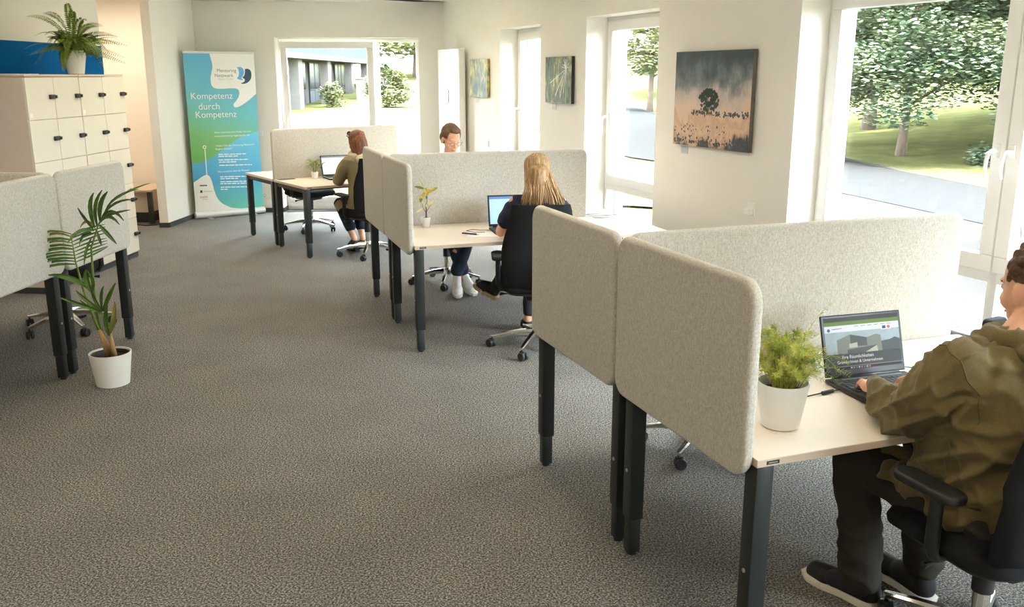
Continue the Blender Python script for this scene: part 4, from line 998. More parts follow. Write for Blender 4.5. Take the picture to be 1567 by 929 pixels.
ppoly('page_building', [(.15, .57), (.33, .66), (.55, .58), (.68, .63), (.74, .60), (.75, .30), (.15, .30)], mb1, -.0049)
ppoly('page_building_side', [(.33, .66), (.55, .58), (.55, .42), (.33, .44)], mb2, -.0050)
ppoly('page_building_window', [(.31, .48), (.42, .50), (.42, .41), (.31, .40)], mb3, -.0051)
ppoly('page_building_base', [(.28, .37), (.68, .42), (.53, .30), (.28, .30)], mb2, -.0051)
ppoly('page_building_ramp', [(.52, .30), (.68, .41), (.69, .30)], mb3, -.0052)
ppoly('page_logo', [(.055+.02*cos(k*pi/6), .765+.032*sin(k*pi/6)) for k in range(12)], screenmat('page_logo', srgb(44, 74, 120), .3), -.0049)
ppoly('page_logo_text', [(.10, .775), (.235, .785), (.235, .795), (.10, .787)], mb2, -.0049)
for i in range(6): ppoly('menu_item', [(.40+i*.088, .805), (.40+i*.088+.055, .806), (.40+i*.088+.055, .815), (.40+i*.088, .814)], mb2, -.0049)
ppoly('flag_card', [(.76, .70), (.895, .71), (.895, .79), (.76, .785)], screenmat('page_white', srgb(220, 222, 224), .35), -.0050)
ppoly('flag_mark', [(.77, .715), (.82, .718), (.82, .778), (.77, .775)], screenmat('flag_blue', srgb(52, 66, 116), .25), -.0052)
ppoly('round_mark', [(.858+.022*cos(k*pi/6), .748+.032*sin(k*pi/6)) for k in range(12)], screenmat('mark_red', srgb(196, 80, 84), .3), -.0052)
mt = screenmat('page_lettering', srgb(204, 206, 204), .4)
text_obj('Ihre Räumlichkeiten', S(.20), Zs(.205), (sx1-sx0)*.42, mt, dsp, -.0052); text_obj('Gründerinnen & Unternehmen', S(.13), Zs(.115), (sx1-sx0)*.61, mt, dsp, -.0052)
for i in range(8): ppoly('task_icon', [(.30+i*.035, .012), (.322+i*.035, .012), (.322+i*.035, .042), (.30+i*.035, .042)], [mb3, screenmat('icon_orange', srgb(170, 110, 70), .25), screenmat('icon_blue', srgb(70, 110, 160), .25)][i % 3], -.0052)
ppoly('camera_dot', [(.49, 1.03), (.51, 1.03), (.51, 1.045), (.49, 1.045)], M_PLAST, -.0046)
bm = B(); box(bm, -.12, .14, -.022, -.010, .0187, .0195, 0); obj('speaker_strip', bm, M_SILV, [c for c in bpy.data.objects if c.parent == t and c.name.startswith('base')][0])
# the other laptops
def page(l, w2, lid, c, y=-.0045, bar=None):
    d = prect('display', -w2+.012, w2-.012, .022, lid-.012, screenmat('page_%d' % int(w2*1e5), c, .75, var=.02, vscale=12), l, y)
    prect('page_column', -w2*.1, w2*.75, .03, lid-.05, screenmat('page_col_%d' % int(w2*1e5), srgb(226, 230, 228), .75), d, y-.0002)
    prect('title_bar', -w2+.012, w2-.012, lid-.03, lid-.012, screenmat('page_title_%d' % int(w2*1e5), bar or srgb(88, 120, 176), .5), d, y-.0002)
t, l = laptop('open black laptop in front of the blonde woman', 'mid', .41, .845, .36, .25, .235, radians(14), M_SCREENOFF, M_DECK, -.10); page(l, .18, .235, srgb(150, 182, 214))
t, l = laptop('open dark laptop in front of the woman in the khaki jacket', 'far', .23, .67, .355, .25, .235, radians(20), M_SCREENOFF, M_SILV, -.12); page(l, .1775, .235, srgb(196, 208, 204), bar=srgb(120, 132, 140))
# cables
def cable(label, pts, r=.0022, m=None):
    bm = B(); tube(bm, pts, r, 6); return tag(obj('cable', bm, m or M_PLAST), label, 'cable')
zc = ZT+.004
t = thing('laptop_cable', 'short black laptop cable with ferrite lump beside the fern pot', 'cable', cw('near', .52, .55, ZT))
t.location = (0, 0, 0)
bm = B(); tube(bm, [cw('near', .54, .36, zc), cw('near', .50, .40, zc), cw('near', .48, .46, zc), cw('near', .475, .54, zc+.004), cw('near', .47, .63, zc+.006)], .0022, 6); obj('cord', bm, M_PLAST, t)
bm = B(); tube(bm, [cw('near', .49, .435, zc+.002), cw('near', .482, .465, zc+.002)], .0075, 10); obj('ferrite', bm, M_PLAST, t)
bm = B(); tube(bm, [cw('near', .475, .55, zc+.004), cw('near', .47, .60, zc+.005)], .007, 8); obj('plug', bm, M_PLAST, t)
cable('thin grey cord curling behind the laptop with the web page', [cw('near', .36, .985, zc+.006), cw('near', .32, 1.03, zc+.004), cw('near', .36, 1.10, zc), cw('near', .46, 1.12, zc), cw('near', .52, 1.10, zc)], .002, M_HOLE)
cable('thin grey cord looping beside the blonde woman\'s laptop', [cw('mid', .44, .66, zc+.003), cw('mid', .40, .60, zc), cw('mid', .36, .54, zc), cw('mid', .40, .49, zc), cw('mid', .48, .52, zc), cw('mid', .50, .60, zc)], .0022, M_HOLE)
# paper and pen
o = cw('mid', .585, .60, ZT); t = tag(obj('paper_sheet', box(B(), -.15, .15, -.105, .105, .0005, .0025), M_PAPER), 'white paper sheet on the desk under the blue pen', 'paper'); t.location = o; t.rotation_euler = (0, 0, CL['mid'][2]+pi/2-.25)
o = cw('mid', .56, .475, ZT+.0028); t = thing('pen', 'dark blue pen lying on the white paper', 'pen', o, CL['mid'][2]+pi/2-.75)
M_PEN = mat('pen_blue', srgb(36, 38, 108), .35, var=.05, vscale=50)
bm = B(); tube(bm, [(-.065,0,.006), (.05,0,.006)], .0055, 10); obj('barrel', bm, M_PEN, t, True); bm = B(); tube(bm, [(.05,0,.006), (.068,0,.006)], [.005,.001], 8); obj('tip', bm, M_STEEL, t); bm = B(); box(bm, -.06, -.015, -.002, .002, .0115, .0135); obj('clip', bm, M_STEEL, t)
# notebook with pen and black case at the window end of the near desk
o = cw('near', .05, 1.70, ZT+.0005); t = thing('notebook', 'dark grey notebook lying by the window end of the desk', 'notebook', o, CL['near'][2]+.1)
M_NB = mat('notebook_cover', srgb(112, 122, 128), .5, var=.05, vscale=60)
bm = B(); box(bm, -.08, .09, -.07, .07, 0, .010, .002); obj('cover', bm, M_NB, t); bm = B(); box(bm, -.078, .088, -.068, .071, .0025, .0075); obj('pages', bm, M_PAPER, t)
o = cw('near', .10, 1.72, ZT+.0115); t = tag(obj('ballpoint_pen', tube(B(), [(-.06,0,.005), (.045,0,.005), (.06,0,.005)], [.005,.005,.001], 8), M_PLAST), 'black ballpoint pen lying on the grey notebook', 'pen'); t.location = o; t.rotation_euler = (0, 0, -.6)
o = cw('near', .055, 1.80, ZT+.0005); t = thing('black_case', 'soft black case standing by the window behind the grey notebook', 'case', o, CL['near'][2]+pi/2+.2)
bm = B(); pad(bm, .13, .064, .05, .02, .015, T(0, 0, .033), 6, 4); obj('shell', bm, M_CHAIRF, t, True, radians(60)); bm = B(); tube(bm, [(-.055,-.026,.03), (0,-.027,.03), (.055,-.026,.03)], .0015, 6); obj('zip', bm, M_STEEL, t)
# cable box on the far desk
o = cw('far', .085, .12, ZT); t = tag(obj('desk_socket', box(B(), -.04, .04, -.09, .09, .0005, .006, .002), M_HOLE), 'flat grey cable outlet beside the far divider', 'cable outlet'); t.location = o; t.rotation_euler = (0, 0, CL['far'][2])
# ================================================================ plants
M_FERN = mat('fern_green', srgb(116, 140, 54), .55, col2=srgb(166, 180, 84), vscale=14, spec=.3)
M_FERND = mat('fern_dark_green', srgb(84, 112, 44), .55, col2=srgb(130, 150, 62), vscale=14, spec=.3)
M_RACHIS = mat('fern_stalk', srgb(108, 104, 52), .7, var=.1, vscale=40)
def bez(p0, p1, p2, n):
    p0, p1, p2 = Vector(p0), Vector(p1), Vector(p2)
    return [(p0*(1-s)**2+p1*2*s*(1-s)+p2*s*s) for s in [i/n for i in range(n+1)]]
def frond_mesh(pts, leaf, pairs, droop=.3, rstalk=.0025, start=.12, curl=0.0, side=None, wf=.17):
    """stalk with two rows of leaflets"""
    bm = B(); n = len(pts); tube(bm, pts, [rstalk*(1-.7*i/(n-1)) for i in range(n)], 5)
    for k in range(pairs):
        s = start+(1-start)*k/(pairs-1); f = s*(n-1); i = min(int(f), n-2); p = pts[i].lerp(pts[i+1], f-i); d = (pts[i+1]-pts[i]).normalized()
        x = d.cross(Vector((0,0,1)))
        if side is not None: x = Vector(side)-d*Vector(side).dot(d)
        if x.length < .05: x = Vector((1,0,0))
        x.normalize(); up = x.cross(d)
        ln = leaf*(sin(pi*min(1, .12+.88*s))**.7)*(1.05-.35*s)+leaf*.12
        for sg in (-1, 1):
            tip = p+x*sg*ln+d*ln*.32-Vector((0,0,1))*ln*droop+up*ln*curl
            mid = p.lerp(tip, .45)+up*ln*.06; wv = d*ln*wf
            a, b, c, e = bm.verts.new(p), bm.verts.new(mid+wv), bm.verts.new(tip), bm.verts.new(mid-wv); bm.faces.new((a, b, c, e))
    return bm
def pot_mesh(r0, r1, h, th=.006):
    bm = B(); lathe(bm, [(r0*.9, 0), (r0, .004), (r1, h-.004), (r1, h), (r1-th, h), (r1-th*1.3, h-.02), (r0-th, h*.45), (0.001, h*.45)], 40, cap=False)
    bm.faces.new([v for v in bm.verts][:40][::-1]); bmesh.ops.recalc_face_normals(bm, faces=bm.faces[:]); return bm
def soil(bm, r, z):
    c = bm.verts.new((0,0,z+.012)); ring = [bm.verts.new((r*cos(2*pi*k/24), r*sin(2*pi*k/24), z)) for k in range(24)]; mid = [bm.verts.new((r*.55*cos(2*pi*k/24), r*.55*sin(2*pi*k/24), z+.008)) for k in range(24)]
    for k in range(24): bm.faces.new((ring[k], ring[(k+1)%24], mid[(k+1)%24], mid[k])); bm.faces.new((mid[k], mid[(k+1)%24], c))
    return bm
# ---- fern on the lockers
o = LF-DL*.60-NL*.15
t = thing('potted_fern', 'bushy sword fern in a white pot on top of the lockers', 'plant', (o.x, o.y, 1.853), 0)
obj('pot', pot_mesh(.07, .105, .215), M_POT, t, True, radians(40)); obj('soil', soil(B(), .095, .185), M_SOIL, t, True)
rnd = random.Random(12)
specs = [(-.50, .50, .12), (-.27, .54, .05), (-.02, .62, .0), (.06, .55, -.05), (.13, .48, .05), (.20, .42, .1), (.34, .42, -.1), (.42, .33, .0), (.47, .25, .1), (.50, .14, -.08), (.42, .09, .12), (-.38, .16, -.1)]
fr = []
for dx, top, dy in specs: fr.append(((0,0,.19), (dx*.25, dy*.3, .19+top*.75), (dx, dy, .19+(top-.18 if top > .3 else top-.18))))
for k in range(58):
    a = k*2.399; rr = rnd.uniform(.16, .42); z2 = rnd.uniform(-.12, .18); z1 = .19+rnd.uniform(.16, .30)
    fr.append(((0,0,.19), (cos(a)*rr*.5, sin(a)*rr*.5, z1), (cos(a)*rr, sin(a)*rr, max(.19+z2, .05))))
for k in range(14):
    a = k*2.1+.4; rr = rnd.uniform(.15, .22); fr.append(((0,0,.19), (cos(a)*rr, sin(a)*rr, .30), (cos(a)*(rr+.03), sin(a)*(rr+.03), rnd.uniform(.0, .10))))
for k, (a, b, c) in enumerate(fr):
    if c[0] < -.34: c = (-.34, c[1]+(c[0]+.34)*1.6, c[2])
    pts = bez(a, b, c, 9); side = (0,1,0) if k == 99 else None
    if k < 12: side = Vector((1, 0, 0)) if abs(specs[k][0]) < .16 else Vector((-.4, .6, .7))
    obj('frond', frond_mesh(pts, .050 if k < 12 else .052, 30, .12, .0026, .14, side=side, wf=.15), [M_FERN, M_FERND][k % 3 == 1], t)
# ---- kentia palm on the floor
PX, PY = -2.455, 5.355
t = thing('potted_palm', 'young palm in a white pot on the carpet beside the grey screens', 'plant', (PX, PY, 0), 0)
obj('pot', pot_mesh(.096, .123, .205, .007), M_POT, t, True, radians(40)); obj('soil', soil(B(), .112, .168), M_SOIL, t, True)
bm = B(); lathe(bm, [(.108,.165), (.113,.195), (.110,.195), (.105,.166)], 32, cap=False); obj('inner_pot', bm, M_PLAST, t, True)
def pc(cx, cy_, d=0.0):     # sketch units -> plant coordinates, d = towards (+) or away from (-) the aisle
    px, py = 40+cx/2.904, 280+cy_/2.904; z = (583-py)/236.0
    return Vector(((px-172.5)/248.0*(1+.02*z), -d, z))
M_PALM = mat('palm_leaf', srgb(52, 84, 34), .45, col2=srgb(88, 122, 50), vscale=9, spec=.4); M_PALMY = mat('palm_leaf_dry', srgb(150, 138, 72), .6, col2=srgb(118, 128, 58), vscale=14)
M_PSTEM = mat('palm_stalk', srgb(104, 130, 52), .5, var=.15, vscale=20); M_PBASE = mat('palm_sheath', srgb(176, 140, 96), .8, var=.2, vscale=30, stretch=(1,1,.2))
def blade(p0, p1, p2, wd, n=6, up=Vector((0,-1,.3))):
    """curved, folded leaflet"""
    bm = B(); pts = bez(p0, p1, p2, n); rows = []
    for i, p in enumerate(pts):
        s = i/n; d = (pts[min(i+1, n)]-pts[max(i-1, 0)]).normalized(); x = d.cross(up)
        if x.length < 1e-4: x = Vector((1,0,0))
        x.normalize(); w_ = wd*max(.06, sin(pi*min(.97, .10+.86*s))**.8); h = x.cross(d)*w_*.25
        rows.append([bm.verts.new(p-x*w_+h), bm.verts.new(p-h), bm.verts.new(p+x*w_+h)])
    for a, b in zip(rows, rows[1:]):
        for k in (0, 1): bm.faces.new((a[k], a[k+1], b[k+1], b[k]))
    return bm
def stem(pts, r, m, name='stem'):
    bm = B(); tube(bm, pts, r, 8); return obj(name, bm, m, t, True)
stem([pc(378,752), pc(372,700,.01), pc(352,640,.015)], [.025,.019,.011], M_PBASE, 'sheath'); stem([pc(408,752,.02), pc(407,700,.03), pc(405,650,.03)], [.020,.015,.008], M_PBASE, 'sheath')
f1 = stem([pc(352,650,.01), pc(330,560,.02), pc(308,450,.03), pc(292,350,.03), pc(286,240,.03)], [.009,.008,.007,.005,.003], M_PSTEM, 'frond')
f2 = stem([pc(356,650,0), pc(344,560,-.01), pc(338,420,-.03), pc(345,300,-.03), pc(385,205,-.03), pc(450,110,-.04), pc(530,60,-.06)], [.009,.008,.0075,.006,.005,.0035,.002], M_PSTEM, 'frond')
f3 = stem([pc(405,660,.03), pc(396,600,.05), pc(384,555,.06)], [.007,.006,.003], M_PSTEM, 'frond')
rnd = random.Random(4)
def lf(par, a, b, c, wd, d0=0, d1=0, m=M_PALM): obj('leaflet', blade(pc(*a, d0), pc(*b, (d0+d1)/2), pc(*c, d1), wd), m, par)
for i in range(11):       # long leaflets sweeping to the wall side
    y = 236+i*12.5; L_ = (225,165,250,205,268,230,255,185,240,205,175)[i]; lf(f1, (288+i*.6, y), (288-L_*.62, y-42+i*3.2), (288-L_, y+(75,40,125,75,140,105,115,55,90,60,40)[i]), .006+.002*(i % 3), .03, rnd.uniform(-.05, .12), M_PALMY if i in (1, 3) else M_PALM)
for i in range(9):
    y = 240+i*14; lf(f1, (288+i*.6, y), (330+i*3, y-22), (405-i*3, 210+i*13+rnd.uniform(-8,8)), .006, .03, -.06-.01*i, M_PALM)
for a, b, c, w_ in [((368,215),(345,120),(378,76),.014), ((380,210),(378,120),(440,58),.013), ((395,190),(410,110),(470,62),.016), ((362,225),(345,160),(352,122),.010), ((420,150),(480,75),(608,48),.008), ((440,120),(520,60),(600,42),.006), ((400,180),(470,150),(545,138),.008), ((395,190),(460,110),(520,180),.011), ((390,200),(440,140),(487,200),.011), ((388,205),(410,240),(440,290),.013), ((375,225),(390,270),(400,285),.009), ((370,220),(330,170),(285,225),.009), ((365,230),(330,200),(300,262),.012), ((350,260),(340,300),(352,352),.009), ((405,170),(470,95),(560,98),.008), ((355,240),(315,230),(292,290),.010)]:
    lf(f2, a, b, c, w_, -.03, rnd.uniform(-.12, .14), M_PALMY if a == (370,220) else M_PALM)
for a, b, c, w_ in [((345,480),(325,420),(344,378),.018), ((345,478),(375,430),(348,382),.012), ((330,450),(260,395),(175,402),.012), ((334,465),(290,420),(180,400),.008)]: lf(f1, a, b, c, w_, .03, .06)
for a, b, c, w_ in [((386,560),(310,520),(238,482),.012), ((386,556),(330,510),(295,462),.012), ((386,552),(368,500),(377,455),.011), ((388,552),(396,480),(428,438),.011), ((390,556),(425,490),(464,432),.014), ((386,562),(330,545),(300,505),.009), ((404,660),(395,590),(425,510),.015), ((408,650),(440,600),(448,512),.017)]: lf(f3, a, b, c, w_, .05, rnd.uniform(0, .14), M_PALMY if a[1] == 650 else M_PALM)
# ---- asparagus fern on the near desk
o = cw('near', .668, .232, ZT+.0005); t = thing('asparagus_fern', 'feathery asparagus fern in a white pot next to the web page laptop', 'plant', o, 0)
obj('pot', pot_mesh(.060, .083, .152, .005), M_POT, t, True, radians(40)); obj('soil', soil(B(), .072, .118), M_SOIL, t, True)
M_ASP = mat('asparagus_needles', srgb(170, 178, 72), .6, col2=srgb(212, 206, 110), vscale=25, spec=.25); M_ASPS = mat('asparagus_stalks', srgb(150, 138, 72), .7, var=.2, vscale=40); M_ASPG = mat('asparagus_green', srgb(134, 160, 56), .6, col2=srgb(178, 190, 78), vscale=25)
def spray(pts, ln, pairs, seed, rs=.0013):
    bm = B(); rnd = random.Random(seed); n = len(pts); tube(bm, pts, [rs*(1-.6*i/(n-1)) for i in range(n)], 4)
    for k in range(pairs):
        s = .25+.75*k/pairs; f = s*(n-1); i = min(int(f), n-2); p = pts[i].lerp(pts[i+1], f-i); d = (pts[i+1]-pts[i]).normalized(); x, y = frame_at(d)
        for _ in range(5):
            a = rnd.uniform(0, 2*pi); v_ = (x*cos(a)+y*sin(a))*.9+d*rnd.uniform(.0,.6)+Vector((0,0,.1)); L_ = ln*rnd.uniform(.5,1.15)*(1.1-.5*s); tip = p+v_*L_; wv = v_.cross(d).normalized()*.0014
            bm.faces.new((bm.verts.new(p-wv*.6), bm.verts.new(p.lerp(tip, .5)+wv), bm.verts.new(tip), bm.verts.new(p.lerp(tip, .5)-wv)))
    return bm
rnd = random.Random(9)
for k in range(64):
    a = k*2.399; rr = .03+.115*math.sqrt(rnd.random()); hh = rnd.uniform(.07, .215)*(1.15-rr*3.0); b = (cos(a)*.03, sin(a)*.03, .118)
    pts = bez(b, (cos(a)*rr*.45, sin(a)*rr*.45, .16+hh*1.1), (cos(a)*rr, sin(a)*rr, .135+hh*.9), 8)
    obj('spray', spray(pts, .030, 24, k), [M_ASP, M_ASP, M_ASPG][k % 3], t)
for k, (b, c) in enumerate([((.08,-.03,.32), (.155,-.06,.20)), ((.10,-.02,.30), (.19,-.05,.225)), ((.09,-.05,.27), (.185,-.08,.19)), ((.08,-.02,.25), (.165,-.05,.155)), ((.06,-.01,.28), (.145,-.03,.24)), ((.05,.0,.36), (.15,.02,.41))]):
    obj('spray', spray(bez((.02,0,.118), b, c, 8), .032 if k < 5 else .024, 22 if k < 5 else 9, 100+k), M_ASPG, t)
for k in range(26):
    a = k*1.7; r_ = rnd.uniform(.01, .05); bm = B(); tube(bm, [(cos(a)*r_, sin(a)*r_, .115), (cos(a)*r_*1.5, sin(a)*r_*1.5, .165), (cos(a)*r_*2.0, sin(a)*r_*2.0, .20)], [.0016,.0013,.001], 4); obj('stalk', bm, M_ASPS, t)
# ---- yellow-leaved plant on the middle desk
o = cw('mid', .135, .251, ZT+.0005); t = thing('yellow_leaf_plant', 'small yellow-leaved plant in a tiny white pot', 'plant', o, 0)
obj('pot', pot_mesh(.026, .036, .077, .003), M_POT, t, True, radians(40)); obj('soil', soil(B(), .031, .066), M_SOIL, t, True)
M_YL = mat('yellow_leaf', srgb(226, 196, 84), .6, col2=srgb(206, 190, 70), vscale=30); M_YG = mat('green_leaf', srgb(112, 138, 40), .5, var=.15, vscale=30); M_YP = mat('pale_leaf', srgb(214, 200, 140), .6, var=.1, vscale=30); M_TW = mat('brown_twig', srgb(96, 66, 44), .8, var=.2, vscale=40)
def yc(x, y, d=0): return Vector(((x-255)/7.744/198.0, -d, .066+(515-y)/7.744/192.0))
bm = B(); tube(bm, [yc(258,520), yc(262,460), yc(262,410)], [.006,.005,.004], 8)
for q in ([yc(262,410), yc(275,300), yc(270,200)], [yc(258,450), yc(225,390), yc(208,320)], [yc(264,440), yc(290,400), yc(320,350)], [yc(262,440), yc(256,380), yc(262,330)]): tube(bm, q, [.0022,.0016,.001], 5)
obj('twigs', bm, M_TW, t, True)
for (a, c, w_, m) in [((240,185),(135,158),.010,M_YG), ((235,180),(190,90),.007,M_YP), ((265,230),(305,195),.013,M_YL), ((268,210),(245,180),.012,M_YL), ((275,230),(345,200),.012,M_YL), ((330,210),(400,172),.010,M_YL), ((340,205),(375,165),.009,M_YL), ((255,250),(220,250),.013,M_YL), ((240,265),(185,280),.012,M_YL), ((212,290),(200,330),.012,M_YG), ((208,330),(145,350),.009,M_YP), ((262,345),(250,320),.009,M_YP), ((300,380),(355,320),.010,M_YP), ((270,350),(285,400),.009,M_YP), ((225,400),(150,445),.008,M_YP), ((272,260),(282,215),.011,M_YL), ((270,300),(266,260),.008,M_YG)]:
    p0, p2 = yc(*a), yc(*c, rnd.uniform(-.02, .03)); obj('leaf', blade(p0, p0.lerp(p2, .5)+Vector((0,0,.006)), p2, w_*1.0, 5), m, t)
# ---- small green plant on the far desk
o = cw('far', -.10, .40, ZT+.0005); o = cw('far', .16, .42, ZT+.0005); t = thing('green_desk_plant', 'small leafy green plant in a tiny white pot by the khaki woman\'s laptop', 'plant', o, 0)
obj('pot', pot_mesh(.032, .040, .07, .003), M_POT, t, True, radians(40)); obj('soil', soil(B(), .035, .06), M_SOIL, t, True)
M_GL = mat('desk_plant_leaf', srgb(104, 130, 58), .5, col2=srgb(158, 170, 92), vscale=20)
for k in range(9):
    a = k*2.399; bm = B(); e_ = (cos(a)*(.02+.006*k), sin(a)*(.02+.006*k), .15+.015*(k % 4)); tube(bm, bez((cos(a)*.01, sin(a)*.01, .055), (cos(a)*.012, sin(a)*.012, .12), e_, 5), .0016, 5); obj('stem', bm, M_PSTEM, t)
    for j in range(5):
        b = a+(j-2)*.8+rnd.uniform(-.3,.3); p0 = Vector(e_)+Vector((0,0,-.012*j)); p2 = p0+Vector((cos(b)*.065, sin(b)*.065, rnd.uniform(-.01,.05))); obj('leaf', blade(p0, p0.lerp(p2, .5)+Vector((0,0,.015)), p2, .0075, 4, Vector((0,0,1))), M_GL, t)
# ================================================================ people
def cap_prim(bm, p0, p1, r0, r1, seg=14, ax=None, flat=1.0):
    """tapered capsule"""
    p0, p1 = Vector(p0), Vector(p1); d = p1-p0
    if d.length < 1e-5: d = Vector((0,0,1e-4))
    L_ = d.length; d.normalize(); x, y = frame_at(d)
    if ax is not None:
        x = Vector(ax)-d*Vector(ax).dot(d); x.normalize(); y = d.cross(x)
    rings = []
    hs = [(-r0*cos(a), r0*sin(a)) for a in (pi/2*k/4 for k in range(1, 5))]+[(L_+r1*sin(a), r1*cos(a)) for a in (pi/2*k/4 for k in range(0, 4))]
    for h, r in hs: rings.append([bm.verts.new(p0+d*h+(x*cos(2*pi*k/seg)*r+y*sin(2*pi*k/seg)*r*flat)) for k in range(seg)])
    for a, b in zip(rings, rings[1:]):
        for k in range(seg): bm.faces.new((a[k], a[(k+1)%seg], b[(k+1)%seg], b[k]))
    b0 = bm.verts.new(p0-d*r0); b1 = bm.verts.new(p1+d*r1)
    for k in range(seg): bm.faces.new((b0, rings[0][(k+1)%seg], rings[0][k])); bm.faces.new((b1, rings[-1][k], rings[-1][(k+1)%seg]))
def ell_prim(bm, c, r, M=None):
    tb = bmesh.new(); bmesh.ops.create_uvsphere(tb, u_segments=20, v_segments=12, radius=1.0)
    merge(bm, tb, T(*c)@(M or Matrix())@Matrix.Diagonal((*r, 1)))
def loft_prim(bm, secs, seg=24, sq=2.3):
    """stacked elliptical sections (cx, cy, z, rx, ry)"""
    rings = []
    for cx, cy_, z, rx, ry in secs:
        ring = []
        for k in range(seg):
            a = 2*pi*k/seg; c, s = cos(a), sin(a); q = (abs(c)**sq+abs(s)**sq)**(-1/sq); ring.append(bm.verts.new((cx+c*q*rx, cy_+s*q*ry, z)))
        rings.append(ring)
    for a, b in zip(rings, rings[1:]):
        for k in range(seg): bm.faces.new((a[k], a[(k+1)%seg], b[(k+1)%seg], b[k]))
    bm.faces.new(rings[0][::-1]); bm.faces.new(rings[-1])
def build_prims(prims):
    bm = B()
    for p in prims:
        k = p[0]
        if k == 'c': cap_prim(bm, *p[1:])
        elif k == 'e': ell_prim(bm, *p[1:])
        elif k == 'l': loft_prim(bm, *p[1:])
    return bm
def blob(name, prims, voxel, smooth_n, m, parent, disp=None, cut=None):
    bm = build_prims(prims); me = bpy.data.meshes.new('tmp'); bm.to_mesh(me); bm.free()
    o = bpy.data.objects.new('tmp', me); COL.objects.link(o)
    md = o.modifiers.new('r', 'REMESH'); md.mode = 'VOXEL'; md.voxel_size = voxel
    if smooth_n: ms = o.modifiers.new('s', 'SMOOTH'); ms.factor = .5; ms.iterations = smooth_n
    dg = bpy.context.evaluated_depsgraph_get(); out = bpy.data.meshes.new_from_object(o.evaluated_get(dg)); bpy.data.objects.remove(o); bpy.data.meshes.remove(me)
    if disp:
        nr = [v.normal.copy() for v in out.vertices]
        for v, n_ in zip(out.vertices, nr): v.co = v.co+n_*disp(v.co, n_)
    if cut:
        b2 = bmesh.new(); b2.from_mesh(out); kill = [v for v in b2.verts if cut(v.co)]; bmesh.ops.delete(b2, geom=kill, context='VERTS'); b2.to_mesh(out); b2.free()
    return obj(name, out, m, parent, True)
def folds(amp, sc, seed=0, ridge=True):
    def f(co, n_):
        q = Vector((co.x*sc[0]+seed, co.y*sc[1], co.z*sc[2])); a = noise.noise(q)
        return amp*(1-2*abs(a)*1.6 if ridge else a)*.5
    return f
def head_prims(c, yaw=0.0, pitch=0.0, s=1.0, female=False):
    M = T(*c)@R(yaw, 'Z')@R(pitch, 'X')@Matrix.Scale(s, 4)
    P = lambda x, y, z: tuple(M@Vector((x, y, z))); Mr = (R(yaw, 'Z')@R(pitch, 'X'))
    E = lambda x, y, z, a, b, d: ('e', P(x, y, z), (a*s, b*s, d*s), Mr)
    j = .9 if female else 1.0
    out = [E(0,-.012,.035,.076,.096,.086), E(0,.028,-.02,.062*j,.066,.078), E(0,.038,-.075,.050*j,.046,.034), E(0,.066,-.098,.022*j,.018,.016),
           E(-.034,.058,-.032,.026,.026,.026), E(.034,.058,-.032,.026,.026,.026), E(0,.076,.026,.050,.014,.012),
           ('c', P(0,.086,.008), P(0,.106,-.030), .009*s, .013*s), E(-.011,.094,-.036,.008,.009,.007), E(.011,.094,-.036,.008,.009,.007),
           E(0,.082,-.062,.022,.011,.006), E(0,.081,-.071,.019,.011,.006),
           E(-.077,-.004,-.012,.010,.020,.031), E(.077,-.004,-.012,.010,.020,.031)]
    return out, M
def hand_prims(w_, side, fwd, up, curl=.5, s=1.0, spread=.02):
    """palm and five fingers from wrist w_; fwd = direction of the fingers, up = back of the hand"""
    w_, fwd, up = Vector(w_), Vector(fwd).normalized(), Vector(up).normalized(); x = fwd.cross(up).normalized(); up = x.cross(fwd)
    P = lambda a, b, c: w_+(x*a+fwd*b+up*c)*s
    out = [('c', P(0,0,0), P(0,.03,0), .026*s, .028*s), ('c', P(-.024,.035,0), P(-.030,.078,.004), .016*s, .013*s), ('c', P(0,.03,0), P(0,.082,.006), .018*s, .014*s), ('c', P(.022,.035,0), P(.028,.076,.003), .016*s, .0125*s)]
    for i, (fx, L_) in enumerate(((-.032,.070), (-.011,.080), (.011,.074), (.030,.058))):
        b = P(fx, .082-(.006 if i == 3 else 0), .004); a1, a2 = curl*.55, curl*1.25
        p1 = b+(fwd*cos(a1)-up*sin(a1))*L_*.46*s+x*fx*.12*s; p2 = p1+(fwd*cos(a2)-up*sin(a2))*L_*.32*s; p3 = p2+(fwd*cos(a2*1.25)-up*sin(a2*1.25))*L_*.24*s
        out += [('c', b, p1, .0095*s, .0085*s), ('c', p1, p2, .0085*s, .0078*s), ('c', p2, p3, .0078*s, .0065*s)]
    t0 = P(-side*-.0-.024*side, .018, -.006); q = x*(-side)
    t1 = t0+(q*.030+fwd*.024-up*.012)*s; t2 = t1+(q*.010+fwd*.028-up*.008)*s
    out += [('c', t0, t1, .013*s, .0105*s), ('c', t1, t2, .0105*s, .008*s)]
    return out
M_SKIN = mat('skin', srgb(222, 170, 142), .5, var=.05, vscale=18, spec=.35, sub=.12)
M_EYEW = mat('eye_white', srgb(232, 228, 222), .3, var=.01, vscale=10); M_IRIS = mat('eye_iris', srgb(60, 50, 42), .3, var=.1, vscale=50); M_LIP = mat('lips', srgb(190, 112, 104), .5, var=.05, vscale=40)
